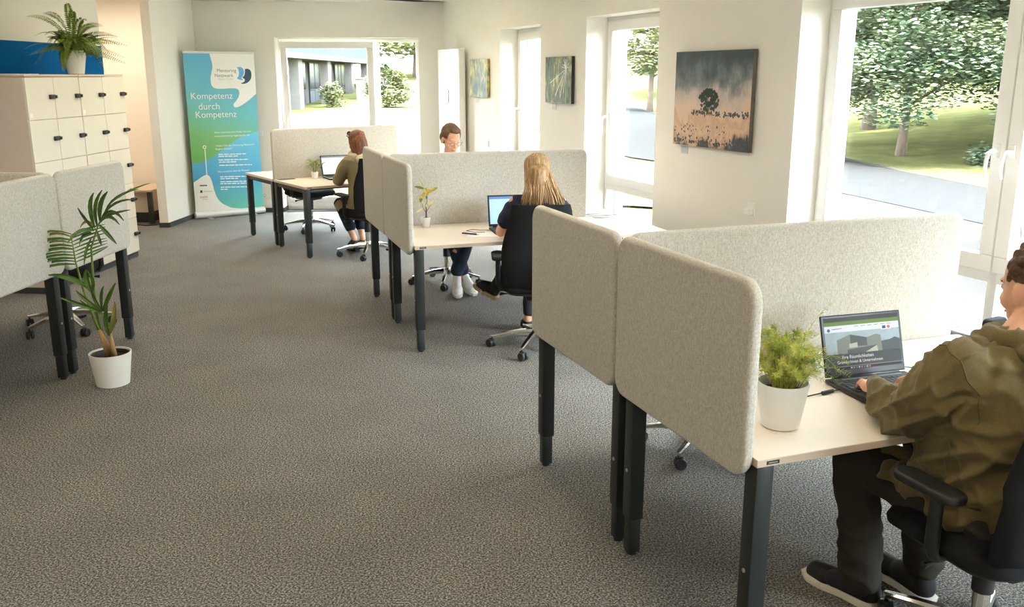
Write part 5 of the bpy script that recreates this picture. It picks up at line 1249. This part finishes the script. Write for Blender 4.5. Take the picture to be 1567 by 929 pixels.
def face_parts(parent, M, brow, browcol, s=1.0, lids=True):
    for sx in (-1, 1):
        bm = B(); ell_prim(bm, tuple(M@Vector((sx*.031, .073, .004))), (.0115*s, .0095*s, .0085*s), M.to_3x3().normalized().to_4x4()); e = obj('eye', bm, M_EYEW, parent, True)
        bm = B(); ell_prim(bm, tuple(M@Vector((sx*.031, .0805, .002))), (.0055*s, .003*s, .0055*s), M.to_3x3().normalized().to_4x4()); obj('iris', bm, M_IRIS, e, True)
        bm = B(); tube(bm, [tuple(M@Vector(q)) for q in ((sx*.013, .0855, .024), (sx*.03, .0825, .029), (sx*.050, .070, .023))], [.003*s, .0035*s, .0015*s], 6); obj('eyebrow', bm, browcol, parent, True)
        bm = B(); tube(bm, [tuple(M@Vector(q)) for q in ((sx*.018, .080, .006), (sx*.031, .083, .012), (sx*.045, .075, .006))], .0025*s, 6); obj('eyelid', bm, M_SKIN, parent, True)
    bm = B(); tube(bm, [tuple(M@Vector(q)) for q in ((-.022, .084, -.066), (-.010, .0925, -.066), (0, .0935, -.067), (.010, .0925, -.066), (.022, .084, -.066))], [.0015*s, .004*s, .0045*s, .004*s, .0015*s], 6); obj('mouth', bm, M_LIP, parent, True)
def shoe_prims(heel, toe, s=1.0):
    heel, toe = Vector(heel), Vector(toe); d = (toe-heel); d.normalize(); x = d.cross(Vector((0,0,1))).normalized(); up = x.cross(d)
    L_ = (toe-heel).length; P = lambda a, b, c: heel+x*a+d*b+up*c
    return [('c', P(0,.035,.05), P(0,L_-.055,.042), .038*s, .036*s), ('c', P(-.008,L_-.10,.038), P(-.004,L_-.045,.036), .036*s, .030*s), ('c', P(.010,L_-.10,.038), P(.006,L_-.05,.036), .034*s, .030*s), ('c', P(0,.035,.05), P(0,.045,.095), .038*s, .037*s), ('c', P(0,.06,.085), P(0,.15,.055), .034*s, .036*s)], (heel, d, x, up, L_)
def sole(parent, fr, m, s=1.0, th=.024):
    heel, d, x, up, L_ = fr; bm = B(); rings = []
    outl = [(-.033,.0), (-.038,.06), (-.034,.12), (-.044,L_-.09), (-.038,L_-.03), (-.015,L_+.004), (.015,L_+.002), (.036,L_-.04), (.042,L_-.10), (.035,.12), (.037,.05), (.030,.0), (0,-.012)]
    for z, k in ((-.002,.96), (.004,1.0), (th,1.02), (th+.004,.97)): rings.append([bm.verts.new(heel+x*a*s*k+d*((b-L_/2)*k+L_/2)+up*z) for a, b in outl])
    for a, b in zip(rings, rings[1:]):
        for k in range(len(outl)): bm.faces.new((a[k], a[(k+1)%len(outl)], b[(k+1)%len(outl)], b[k]))
    bm.faces.new(rings[0][::-1]); bm.faces.new(rings[-1]); bmesh.ops.recalc_face_normals(bm, faces=bm.faces[:]); return obj('sole', bm, m, parent, True, radians(40))
def shoe(root, heel, toe, m, msole, s=1.0, laces=None, vox=.006):
    pr, fr = shoe_prims(heel, toe, s); o = blob('shoe', pr, vox, 4, m, root); sole(o, fr, msole, s)
    if laces:
        h, d, x, up, L_ = fr; 
        for i in range(4):
            b = L_*.42+i*.022; bm = B(); z = .088-.009*i; tube(bm, [h+x*-.022+d*b+up*(z-.008), h+d*(b+.006)+up*(z+.006), h+x*.022+d*b+up*(z-.008)], .003, 6); obj('lace', bm, laces, o, True)
    return o
def limb(a, b, r0, r1, **k): return ('c', a, b, r0, r1)
def strands(name, parent, m, paths, r=.004, seg=5):
    bm = B()
    for p in paths:
        n = len(p); tube(bm, p, [r*(.6+.5*sin(pi*min(1, .2+.8*i/(n-1)))) if i < n-1 else r*.2 for i in range(n)], seg, flat=.55)
    o = obj(name, bm, m, parent, True); o['kind'] = 'stuff'; return o
def basic_body(J, vox, hd, extra=()):
    """one continuous skin surface: torso, neck, limbs, hands, head"""
    pr = [('l', J['torso'])]
    pr += [limb(J['neck0'], J['neck1'], J.get('rn', .056), J.get('rn', .056)*.92)]
    for s in ('L', 'R'):
        pr += [limb(J['sh'+s], J['el'+s], .045, .038), limb(J['el'+s], J['wr'+s], .037, .025)]
        pr += [limb(J['hip'+s], J['kn'+s], .070, .050), limb(J['kn'+s], J['an'+s], .048, .034), limb(J['an'+s], J['ft'+s], .032, .026)]
    return pr+list(hd)+list(extra)

# ---------------------------------------------------------------- man in the olive hoodie (near desk)
M_HOOD = mat('olive_fleece', srgb(108, 95, 62), .95, var=.08, vscale=160, bump=.2, bscale=500, spec=.1, sheen=.2); M_HOODS = mat('olive_seam', srgb(102, 90, 58), .95, var=.05, vscale=100)
M_DENIMK = mat('black_denim', srgb(58, 55, 50), .9, var=.16, vscale=240, bump=.25, bscale=700, spec=.12); M_SNEAK = mat('black_sneaker', srgb(30, 31, 34), .7, var=.1, vscale=100); M_SOLEW = mat('white_sole', srgb(232, 226, 214), .6, var=.03, vscale=40); M_SOCK = mat('dark_sock', srgb(34, 38, 50), .9, var=.1, vscale=200)
M_HAIRB = mat('brown_hair', srgb(84, 60, 42), .55, var=.25, vscale=120, spec=.4); M_LACE = mat('dark_lace', srgb(60, 62, 66), .8, var=.1, vscale=100)
NM0 = cw('near', 1.03, .775); P1 = thing('person', 'man in an olive hoodie and black jeans typing on the web page laptop', 'person', NM0, facing('near', 1))
J = dict(torso=[(0,.0,.50,.15,.12), (0,.0,.62,.16,.125), (0,.01,.78,.165,.12), (0,.02,.92,.175,.115), (0,.02,1.0,.12,.07), (.02,.02,1.05,.05,.045)],
         neck0=(.03,.03,1.05), neck1=(.125,.05,1.12), shL=(-.175,.03,.975), elL=(-.225,.15,.80), wrL=(-.135,.38,.798), shR=(.19,.03,1.0), elR=(.27,.17,.79), wrR=(.14,.40,.80),
         hipL=(-.10,.02,.535), knL=(-.175,.43,.535), anL=(-.145,.37,.10), ftL=(-.165,.48,.05), hipR=(.10,.02,.535), knR=(.13,.43,.53), anR=(.10,.33,.11), ftR=(.10,.44,.05))
hd, HM = head_prims((.148,.070,1.205), radians(2), radians(-10), 1.10)
pr = basic_body(J, .005, hd, hand_prims((-.132,.392,.803), -1, (.50,.82,-.06), (-.08,.12,1), .8, 1.14)+hand_prims((.14,.41,.80), 1, (-.3,.9,-.08), (0,.1,1), .75))
body = blob('body', pr, .0045, 5, M_SKIN, P1)
hood = [('e', (.05,.03,1.05), (.135,.12,.055)), ('l', [(0,.03,.47,.195,.185), (0,.035,.54,.205,.205), (0,.035,.64,.208,.20), (0,.02,.76,.21,.182), (0,.01,.88,.218,.165), (0,.01,.97,.21,.14), (0,.015,1.035,.175,.115), (.01,.02,1.075,.115,.095)]),
        limb((-.165,.02,1.0), (-.215,.06,.93), .088, .086), limb((-.215,.06,.93), (-.232,.15,.815), .086, .073), limb((-.232,.15,.815), (-.165,.345,.795), .073, .050), limb((-.16,.345,.796), (-.14,.378,.798), .047, .040),
        limb((.165,.02,1.0), (.23,.08,.92), .088, .082), limb((.23,.08,.92), (.275,.17,.80), .082, .070), limb((.275,.17,.80), (.155,.385,.80), .070, .045),
        limb((-.12,.17,.58), (-.13,.30,.60), .060, .035), limb((-.03,.18,.58), (-.02,.29,.60), .055, .04), limb((-.15,.10,.55), (-.20,.22,.58), .05, .03)]
ho = blob('hoodie', hood, .008, 6, M_HOOD, P1, lambda co, n_: .024*max(0, 1-abs(noise.noise(Vector((co.x*5+3, co.y*4, co.z*11+co.y*7))))*3.2)**1.6*(1 if co.z < .93 else .35)+.012*max(0, 1-abs(noise.noise(Vector((co.x*9, co.y*13+7, co.z*9-co.y*8))))*3.5)**1.5+.006*noise.noise(co*7)-.006)
def ring_path(c, rx, ry, tilt, n=18, a0=0, a1=2*pi): return [Vector((c[0]+rx*cos(a0+(a1-a0)*i/n), c[1]+ry*sin(a0+(a1-a0)*i/n), c[2]+tilt*sin(a0+(a1-a0)*i/n))) for i in range(n+1)]
blob('hood_collar', [('c', *q, .034, .034) for q in zip(ring_path((.06,.012,1.077), .105, .09, -.010), ring_path((.06,.012,1.077), .105, .09, -.010)[1:])]+[('e', (.045,-.085,1.06), (.11,.055,.055)), ('e', (.02,-.115,1.02), (.085,.04,.06))], .007, 6, M_HOOD, ho, folds(.008, (14, 14, 14)))
from mathutils.bvhtree import BVHTree
def on_surface(o, pts, off=.001):
    bv = BVHTree.FromPolygons([v.co for v in o.data.vertices], [p_.vertices[:] for p_ in o.data.polygons]); out = []
    for q in pts:
        lc, nn, _, _ = bv.find_nearest(Vector(q))
        if lc is not None: out.append(lc+nn*off)
    return out
for sx in (-1, 1):   # armhole seams
    c_ = Vector((sx*.185, .02, .955)); ax_ = Vector((sx*.8, .25, -.35)).normalized(); ux, uy = frame_at(ax_)
    seam = on_surface(ho, [c_+(ux*cos(k*pi/12)+uy*sin(k*pi/12))*.13 for k in range(25)]); bm = B(); tube(bm, seam, .0022, 5); obj('armhole_seam', bm, M_HOODS, ho, True)
seam = on_surface(ho, [(-.23,-.01,.52+.04*k) for k in range(8)]); bm = B(); tube(bm, seam, .0018, 5); obj('side_seam', bm, M_HOODS, ho, True)
pants = [('l', [(0,-.02,.47,.19,.15), (0,-.02,.55,.195,.16), (0,-.02,.62,.185,.15)]), limb((-.095,.03,.535), (-.175,.40,.545), .098, .080), limb((-.175,.41,.54), (-.16,.385,.33), .080, .074), limb((-.16,.385,.33), (-.145,.365,.12), .074, .072), limb((.095,.03,.535), (.13,.41,.545), .098, .080), limb((.13,.41,.54), (.11,.36,.33), .080, .072), limb((.11,.36,.33), (.10,.335,.14), .072, .070)]
blob('jeans', pants, .008, 5, M_DENIMK, P1, lambda co, n_: .010*max(0, 1-abs(noise.noise(Vector((co.x*6, co.y*6+1, co.z*10))))*3.2)**1.5+.004*noise.noise(co*6)-.003)
for an in ((-.145,.365), (.10,.335)):
    blob('sock', [limb((an[0], an[1], .19), (an[0], an[1]-.01, .09), .047, .046), limb((an[0], an[1]-.01, .085), (an[0]-.03*(an[0] < 0), an[1]+.10, .055), .044, .034)], .007, 3, M_SOCK, P1)
shoe(P1, (-.105,.315,.0), (-.195,.60,.0), M_SNEAK, M_SOLEW, 1.12, M_LACE, .005); shoe(P1, (.095,.275,.0), (.095,.565,.0), M_SNEAK, M_SOLEW, 1.12, M_LACE, .005)
face_parts(body, HM, None, M_HAIRB, 1.10)
hp = [('e', tuple(HM@Vector((0,-.024,.055))), (.094,.100,.084), HM.to_3x3().normalized().to_4x4()), ('e', tuple(HM@Vector((0,-.062,-.005))), (.082,.056,.080), HM.to_3x3().normalized().to_4x4())]
rnd = random.Random(2)
for k in range(60):
    a = rnd.uniform(0, 2*pi); b = rnd.uniform(-.25, 1.0); d = Vector((cos(a)*math.sqrt(max(0, 1-b*b)), sin(a)*math.sqrt(max(0, 1-b*b)), b))
    q = Vector((d.x*.086, -.026+d.y*.092, .052+d.z*.078))
    if q.y > .035 and q.z < .095: continue
    hp.append(('e', tuple(HM@q), (.016,.016,.016), None))
blob('hair', hp, .005, 2, M_HAIRB, body, lambda co, n_: .004*noise.noise(co*70), cut=lambda co: (HM.inverted()@co).y > .034 and (HM.inverted()@co).z < .068)

# ---------------------------------------------------------------- blonde woman (middle desk, seen from behind)
M_TEE = mat('navy_jersey', srgb(50, 55, 72), .9, var=.08, vscale=200, bump=.12, bscale=500, spec=.12); M_BLKP = mat('black_trousers', srgb(32, 33, 37), .85, var=.08, vscale=150); M_BLOND = mat('blond_hair', srgb(132, 98, 64), .5, col2=srgb(188, 150, 106), vscale=6, stretch=(14,14,.7), spec=.45); M_BLOND2 = mat('blond_hair_light', srgb(190, 152, 108), .5, col2=srgb(214, 182, 138), vscale=6, stretch=(14,14,.7), spec=.45); M_TAN = mat('tan_sole', srgb(196, 168, 132), .7, var=.05, vscale=50)
P2 = thing('person', 'woman with long blond hair and navy t-shirt, seen from behind at a laptop', 'person', (MID_CH[0], MID_CH[1]+.03, 0), .05)
J = dict(torso=[(0,0,.50,.13,.105), (0,0,.60,.135,.11), (0,.02,.74,.115,.09), (0,.035,.90,.135,.10), (0,.045,1.0,.14,.085), (0,.05,1.06,.06,.05)], rn=.045,
         neck0=(0,.05,1.04), neck1=(.0,.075,1.14), shL=(-.155,.045,1.005), elL=(-.245,.15,.79), wrL=(-.11,.36,.785), shR=(.155,.045,1.005), elR=(.21,.17,.79), wrR=(.11,.37,.785),
         hipL=(-.09,.02,.535), knL=(-.13,.42,.55), anL=(-.28,.60,.26), ftL=(-.36,.66,.24), hipR=(.09,.02,.53), knR=(-.0,.43,.50), anR=(-.04,.33,.11), ftR=(-.05,.44,.05))
hd, HM = head_prims((.0,.10,1.205), 0, radians(-14), .97, True)
pr = basic_body(J, .006, hd, hand_prims((-.10,.37,.787), -1, (.45,.85,-.05), (0,.1,1), .6, .9)+hand_prims((.11,.38,.787), 1, (-.45,.85,-.05), (0,.1,1), .6, .9))
body = blob('body', pr, .0055, 5, M_SKIN, P2)
blob('t_shirt', [('l', [(0,0,.52,.15,.125), (0,0,.62,.148,.122), (0,.015,.76,.132,.108), (0,.03,.90,.148,.115), (0,.04,.98,.152,.10), (0,.045,1.035,.11,.075), (0,.045,1.05,.085,.062)]), limb((-.13,.04,1.0), (-.175,.065,.95), .062, .062), limb((-.175,.065,.95), (-.215,.10,.875), .062, .057), limb((.13,.04,1.0), (.175,.065,.95), .062, .062), limb((.175,.065,.95), (.20,.11,.875), .062, .056)], .008, 5, M_TEE, P2, folds(.007, (6, 6, 14)))
blob('trousers', [('l', [(0,-.01,.48,.165,.14), (0,-.01,.55,.165,.14), (0,0,.62,.145,.12)]), limb((-.08,.03,.535), (-.13,.41,.56), .088, .068), limb((-.13,.41,.555), (-.265,.575,.30), .062, .047), limb((.08,.03,.53), (0,.42,.51), .088, .068), limb((0,.42,.505), (-.035,.335,.17), .062, .046)], .008, 5, M_BLKP, P2, folds(.006, (7, 7, 12)))
shoe(P2, (-.265,.575,.20), (-.43,.70,.275), M_SNEAK, M_TAN, .95, M_LACE); shoe(P2, (-.035,.29,0), (-.06,.54,0), M_SNEAK, M_TAN, .95, M_LACE)
face_parts(body, HM, None, M_BLOND, .97)
Rm = HM.to_3x3().normalized().to_4x4()
hs = [('e', tuple(HM@Vector((0,-.022,.045))), (.084,.096,.084), Rm), ('c', (0,.02,1.20), (.0,.0,1.07), .076, .082), ('c', (-.03,.0,1.12), (-.055,-.015,1.02), .048, .022), ('c', (.03,-.005,1.12), (.075,-.03,1.02), .050, .028), ('c', (.05,-.02,1.05), (.12,-.01,.995), .03, .012)]
ha = blob('hair', hs, .007, 6, M_BLOND, body, folds(.006, (40, 40, 4)), cut=lambda co: (HM.inverted()@co).y > .06)
rnd = random.Random(31); paths = []
for k in range(330):
    a = rnd.uniform(-pi*1.02, pi*.02); a = -pi/2+(rnd.random()-.5)*pi*1.15; ce = Vector((0,-.022,.045)); top = Vector((rnd.uniform(-.012,.012), rnd.uniform(-.02,.04), .086))+ce
    d = Vector((cos(a), sin(a), 0)); p1 = ce+Vector((d.x*.078, d.y*.092, .048)); p2 = ce+Vector((d.x*.089, d.y*.099, -.035))
    w = [HM@top, HM@p1, HM@p2]; sd = d.x; ex = sd*.075+rnd.uniform(-.02,.02)+(.055*min(1, max(0, sd-.05)*3) if sd > .05 else 0); ey = -.035-.03*(1-abs(sd))+rnd.uniform(-.03,.03); ez = rnd.uniform(.985,1.05)-(.012 if sd > .2 else 0)
    b = Vector((ex*.75+sd*.02, ey*.9, 1.115)); e_ = Vector((ex*1.25, ey+.012, ez)); w += [b, b.lerp(e_, .55)+Vector((rnd.uniform(-.006,.006), -.012, 0)), e_]
    pts = []
    for i in range(len(w)-1):
        p0, q1, q2, p3 = w[max(i-1,0)], w[i], w[i+1], w[min(i+2, len(w)-1)]
        for s_ in (0, .34, .67): pts.append(.5*((2*q1)+(p3*0-p0+q2)*s_+(2*p0-5*q1+4*q2-p3)*s_*s_+(-p0+3*q1-3*q2+p3)*s_**3))
    pts.append(w[-1]); paths.append(pts)
strands('hair_strands', ha, M_BLOND, paths[:200], .0042); strands('hair_highlights', ha, M_BLOND2, paths[200:], .0036)

# ---------------------------------------------------------------- man with glasses (middle desk, behind the divider)
M_SHIRT = mat('grey_check_shirt', srgb(122, 128, 136), .85, var=.12, vscale=60); M_JEAN = mat('blue_denim', srgb(34, 46, 66), .9, var=.14, vscale=200, bump=.2, bscale=600); M_WSHOE = mat('white_leather', srgb(236, 231, 224), .55, var=.02, vscale=40); M_HAIRM = mat('short_brown_hair', srgb(92, 66, 42), .6, var=.25, vscale=150); M_GLS = mat('glasses_frame', srgb(70, 58, 50), .35, .5, var=.05, vscale=60)
MM = cw('mid', -1.13, .755); P3 = thing('person', 'short-haired man with glasses looking down behind the felt divider', 'person', MM, facing('mid', -1))
J = dict(torso=[(0,0,.50,.15,.12), (0,0,.62,.15,.12), (0,.02,.78,.15,.11), (0,.03,.95,.17,.115), (0,.04,1.08,.165,.09), (0,.05,1.14,.07,.06)],
         neck0=(0,.05,1.12), neck1=(0,.08,1.22), shL=(-.185,.04,1.08), elL=(-.23,.16,.80), wrL=(-.11,.37,.79), shR=(.185,.04,1.08), elR=(.23,.16,.80), wrR=(.11,.37,.79),
         hipL=(-.10,.02,.535), knL=(-.08,.42,.56), anL=(.045,.40,.14), ftL=(.06,.49,.06), hipR=(.10,.02,.535), knR=(.10,.43,.54), anR=(-.03,.36,.14), ftR=(-.05,.46,.06))
hd, HM = head_prims((0,.105,1.31), radians(14), radians(-24), 1.0)
pr = basic_body(J, .005, hd, hand_prims((-.11,.38,.79), -1, (.3,.9,-.05), (0,.1,1), .6)+hand_prims((.11,.38,.79), 1, (-.3,.9,-.05), (0,.1,1), .6))
body = blob('body', pr, .0045, 3, M_SKIN, P3)
blob('shirt', [('l', [(0,0,.50,.175,.145), (0,0,.62,.172,.14), (0,.015,.78,.172,.132), (0,.025,.95,.185,.13), (0,.03,1.07,.175,.105), (0,.04,1.125,.10,.08)]), limb((-.16,.035,1.07), (-.205,.08,.95), .070, .066), limb((-.205,.08,.93), (-.235,.16,.80), .066, .056), limb((-.235,.16,.80), (-.12,.355,.79), .056, .04), limb((.16,.035,1.07), (.205,.08,.95), .070, .066), limb((.205,.08,.93), (.235,.16,.80), .066, .056), limb((.235,.16,.80), (.12,.355,.79), .056, .04)]+[('c', *q, .016, .016) for q in zip(ring_path((0,.055,1.155), .066, .066, -.012), ring_path((0,.055,1.155), .066, .066, -.012)[1:])], .008, 4, M_SHIRT, P3, folds(.007, (6, 6, 12)))
blob('jeans', [('l', [(0,-.01,.48,.18,.145), (0,-.01,.60,.175,.14)]), limb((-.09,.03,.535), (-.08,.41,.57), .090, .070), limb((-.08,.41,.56), (.035,.40,.21), .066, .058), limb((.09,.03,.535), (.10,.41,.55), .090, .070), limb((.10,.41,.545), (-.02,.36,.20), .066, .056)], .008, 4, M_JEAN, P3, folds(.008, (7, 7, 13)))
shoe(P3, (.03,.345,.055), (.085,.59,.005), M_WSHOE, M_WSHOE, 1.08, M_BPALE); shoe(P3, (-.03,.31,.05), (-.075,.555,.005), M_WSHOE, M_WSHOE, 1.08, M_BPALE)
face_parts(body, HM, None, M_HAIRM, 1.0)
Rm = HM.to_3x3().normalized().to_4x4()
def inface(co):
    q = HM.inverted()@co; return (q.y > .052 and q.z < .083) or (q.y > -.005 and q.z < .018) or q.z < -.07
blob('hair', [('e', tuple(HM@Vector((0,-.014,.042))), (.083,.100,.092), Rm), ('e', tuple(HM@Vector((0,-.05,.0))), (.078,.062,.075), Rm), ('e', tuple(HM@Vector((0,.05,.105))), (.05,.035,.022), Rm)], .005, 2, M_HAIRM, body, lambda co, n_: .004*noise.noise(co*60), cut=inface)
t = thing('eyeglasses', 'thin dark-rimmed glasses worn by the man behind the divider', 'glasses', MM, facing('mid', -1))
for sx in (-1, 1):
    c = Vector((sx*.033, .101, .0)); bm = B(); tube(bm, [HM@(c+Vector((.023*cos(k*pi/8), -.004*abs(cos(k*pi/8)), .017*sin(k*pi/8)))) for k in range(17)], .0014, 6); rm = obj('rim', bm, M_GLS, t, True)
    bm = B(); bm.faces.new([bm.verts.new(HM@(c+Vector((.022*cos(k*pi/8), -.004*abs(cos(k*pi/8)), .016*sin(k*pi/8))))) for k in range(16)]); obj('lens', bm, M_GLASS, rm)
    bm = B(); tube(bm, [HM@Vector(q) for q in ((sx*.056, .097, .003), (sx*.074, .085, .004), (sx*.082, .02, .002), (sx*.084, -.02, -.006))], .0013, 6); obj('temple', bm, M_GLS, t, True)
bm = B(); tube(bm, [HM@Vector(q) for q in ((-.011, .103, .004), (0, .106, .007), (.011, .103, .004))], .0013, 6); obj('bridge', bm, M_GLS, t, True)

# ---------------------------------------------------------------- woman in the khaki jacket (far desk)
M_KHAKI = mat('khaki_cotton', srgb(146, 134, 102), .9, var=.08, vscale=120, bump=.2, bscale=400, spec=.12); M_KHAKIL = mat('khaki_lining', srgb(198, 184, 154), .9, var=.06, vscale=100); M_AUB = mat('auburn_hair', srgb(92, 52, 30), .5, col2=srgb(136, 82, 48), vscale=6, stretch=(14,14,.7), spec=.45); M_BSHOE = mat('black_shoe', srgb(30, 31, 34), .5, var=.1, vscale=60)
FW = cw('far', 1.03, .60); P4 = thing('person', 'woman with auburn hair in a khaki hooded jacket at the far desk', 'person', FW, facing('far', 1))
J = dict(torso=[(0,0,.50,.13,.105), (0,0,.60,.135,.11), (0,.02,.74,.115,.09), (0,.04,.90,.135,.10), (0,.06,.99,.14,.085), (0,.07,1.05,.06,.05)], rn=.045,
         neck0=(0,.07,1.03), neck1=(-.01,.10,1.11), shL=(-.155,.06,.99), elL=(-.21,.17,.78), wrL=(-.10,.40,.785), shR=(.155,.06,.99), elR=(.21,.17,.78), wrR=(.12,.40,.785),
         hipL=(-.09,.02,.53), knL=(-.10,.42,.50), anL=(-.05,.20,.15), ftL=(-.04,.27,.07), hipR=(.09,.02,.53), knR=(.09,.43,.50), anR=(.04,.18,.15), ftR=(.04,.26,.07))
hd, HM = head_prims((-.01,.13,1.165), radians(8), radians(-16), .97, True)
pr = basic_body(J, .006, hd, hand_prims((-.10,.41,.787), -1, (.3,.9,-.05), (0,.1,1), .6, .9)+hand_prims((.12,.41,.787), 1, (-.3,.9,-.05), (0,.1,1), .6, .9))
body = blob('body', pr, .0055, 5, M_SKIN, P4)
jk = blob('jacket', [('l', [(0,.01,.40,.19,.17), (0,.01,.50,.185,.165), (0,.01,.62,.17,.145), (0,.02,.76,.16,.13), (0,.035,.90,.165,.13), (0,.05,.985,.16,.11), (0,.06,1.035,.11,.08)]), limb((-.14,.05,.985), (-.185,.09,.91), .070, .068), limb((-.185,.09,.91), (-.215,.17,.785), .068, .060), limb((-.215,.17,.785), (-.115,.375,.785), .060, .042), limb((.14,.05,.985), (.185,.09,.91), .070, .068), limb((.185,.09,.91), (.215,.17,.785), .068, .060), limb((.215,.17,.785), (.13,.375,.785), .060, .042), limb((-.13,.10,.47), (-.15,.30,.50), .075, .06)], .008, 5, M_KHAKI, P4, folds(.010, (6, 6, 12)))
blob('hood', [('c', *q, .035, .035) for q in zip(ring_path((0,.055,1.04), .105, .085, .02), ring_path((0,.055,1.04), .105, .085, .02)[1:])]+[('e', (0,-.05,1.01), (.125,.045,.055)), ('e', (0,-.075,.955), (.085,.03,.06))], .007, 5, M_KHAKIL, jk, folds(.007, (12, 12, 14)))
blob('jeans', [('l', [(0,-.01,.48,.16,.135), (0,-.01,.58,.155,.13)]), limb((-.08,.03,.53), (-.10,.41,.505), .086, .068), limb((-.10,.41,.50), (-.065,.26,.27), .064, .056), limb((.08,.03,.53), (.09,.42,.505), .086, .068), limb((.09,.42,.50), (.055,.25,.27), .064, .056)], .008, 4, M_JEAN, P4, folds(.007, (7, 7, 12)))
shoe(P4, (-.055,.15,.045), (-.04,.375,.0), M_BSHOE, M_PLAST, .95); shoe(P4, (.045,.13,.045), (.04,.355,.0), M_BSHOE, M_PLAST, .95)
face_parts(body, HM, None, M_AUB, .97)
Rm = HM.to_3x3().normalized().to_4x4()
hs = [('e', tuple(HM@Vector((0,-.020,.045))), (.086,.098,.084), Rm), ('c', (-.01,.06,1.17), (-.01,.03,1.05), .080, .07), ('c', (.03,.03,1.08), (.06,-.02,.99), .040, .018)]
ha = blob('hair', hs, .007, 6, M_AUB, body, folds(.007, (40, 40, 4)), cut=lambda co: (HM.inverted()@co).y > .058)
paths = []; rnd = random.Random(77)
for k in range(160):
    a = -pi/2+(rnd.random()-.5)*pi*1.2; ce = Vector((0,-.02,.045)); d = Vector((cos(a), sin(a), 0)); w = [HM@(ce+Vector((rnd.uniform(-.012,.012), rnd.uniform(-.02,.04), .086))), HM@(ce+Vector((d.x*.080, d.y*.094, .048))), HM@(ce+Vector((d.x*.092, d.y*.102, -.035)))]
    b = Vector((d.x*.09-.01, .05+d.y*.085, 1.08)); e_ = Vector((d.x*.085+rnd.uniform(-.015,.015), .03+d.y*.10, rnd.uniform(.965,1.03))); w += [b, e_]
    pts = []
    for i in range(len(w)-1):
        for s_ in (0, .5): pts.append(w[i].lerp(w[i+1], s_))
    pts.append(w[-1]); paths.append(pts)
strands('hair_strands', ha, M_AUB, paths, .0042)
t = thing('sunglasses', 'dark glasses pushed up on the auburn-haired woman\'s head', 'glasses', FW, facing('far', 1))
bm = B(); tube(bm, [HM@Vector(q) for q in ((-.088,-.02,.04), (-.082,.04,.085), (-.03,.055,.125), (.03,.055,.125), (.082,.04,.085), (.088,-.02,.04))], .004, 6); obj('frame', bm, M_GLS, t, True)
for sx in (-1, 1):
    bm = B(); bm.faces.new([bm.verts.new(HM@(Vector((sx*.034, .062, .118))+Vector((.026*cos(k*pi/6), -.012*sin(k*pi/6), .018*sin(k*pi/6))))) for k in range(12)]); r = bmesh.ops.extrude_face_region(bm, geom=bm.faces[:]); bmesh.ops.translate(bm, vec=(0,0,.002), verts=[q for q in r['geom'] if isinstance(q, bmesh.types.BMVert)]); obj('lens', bm, M_PLAST, t)
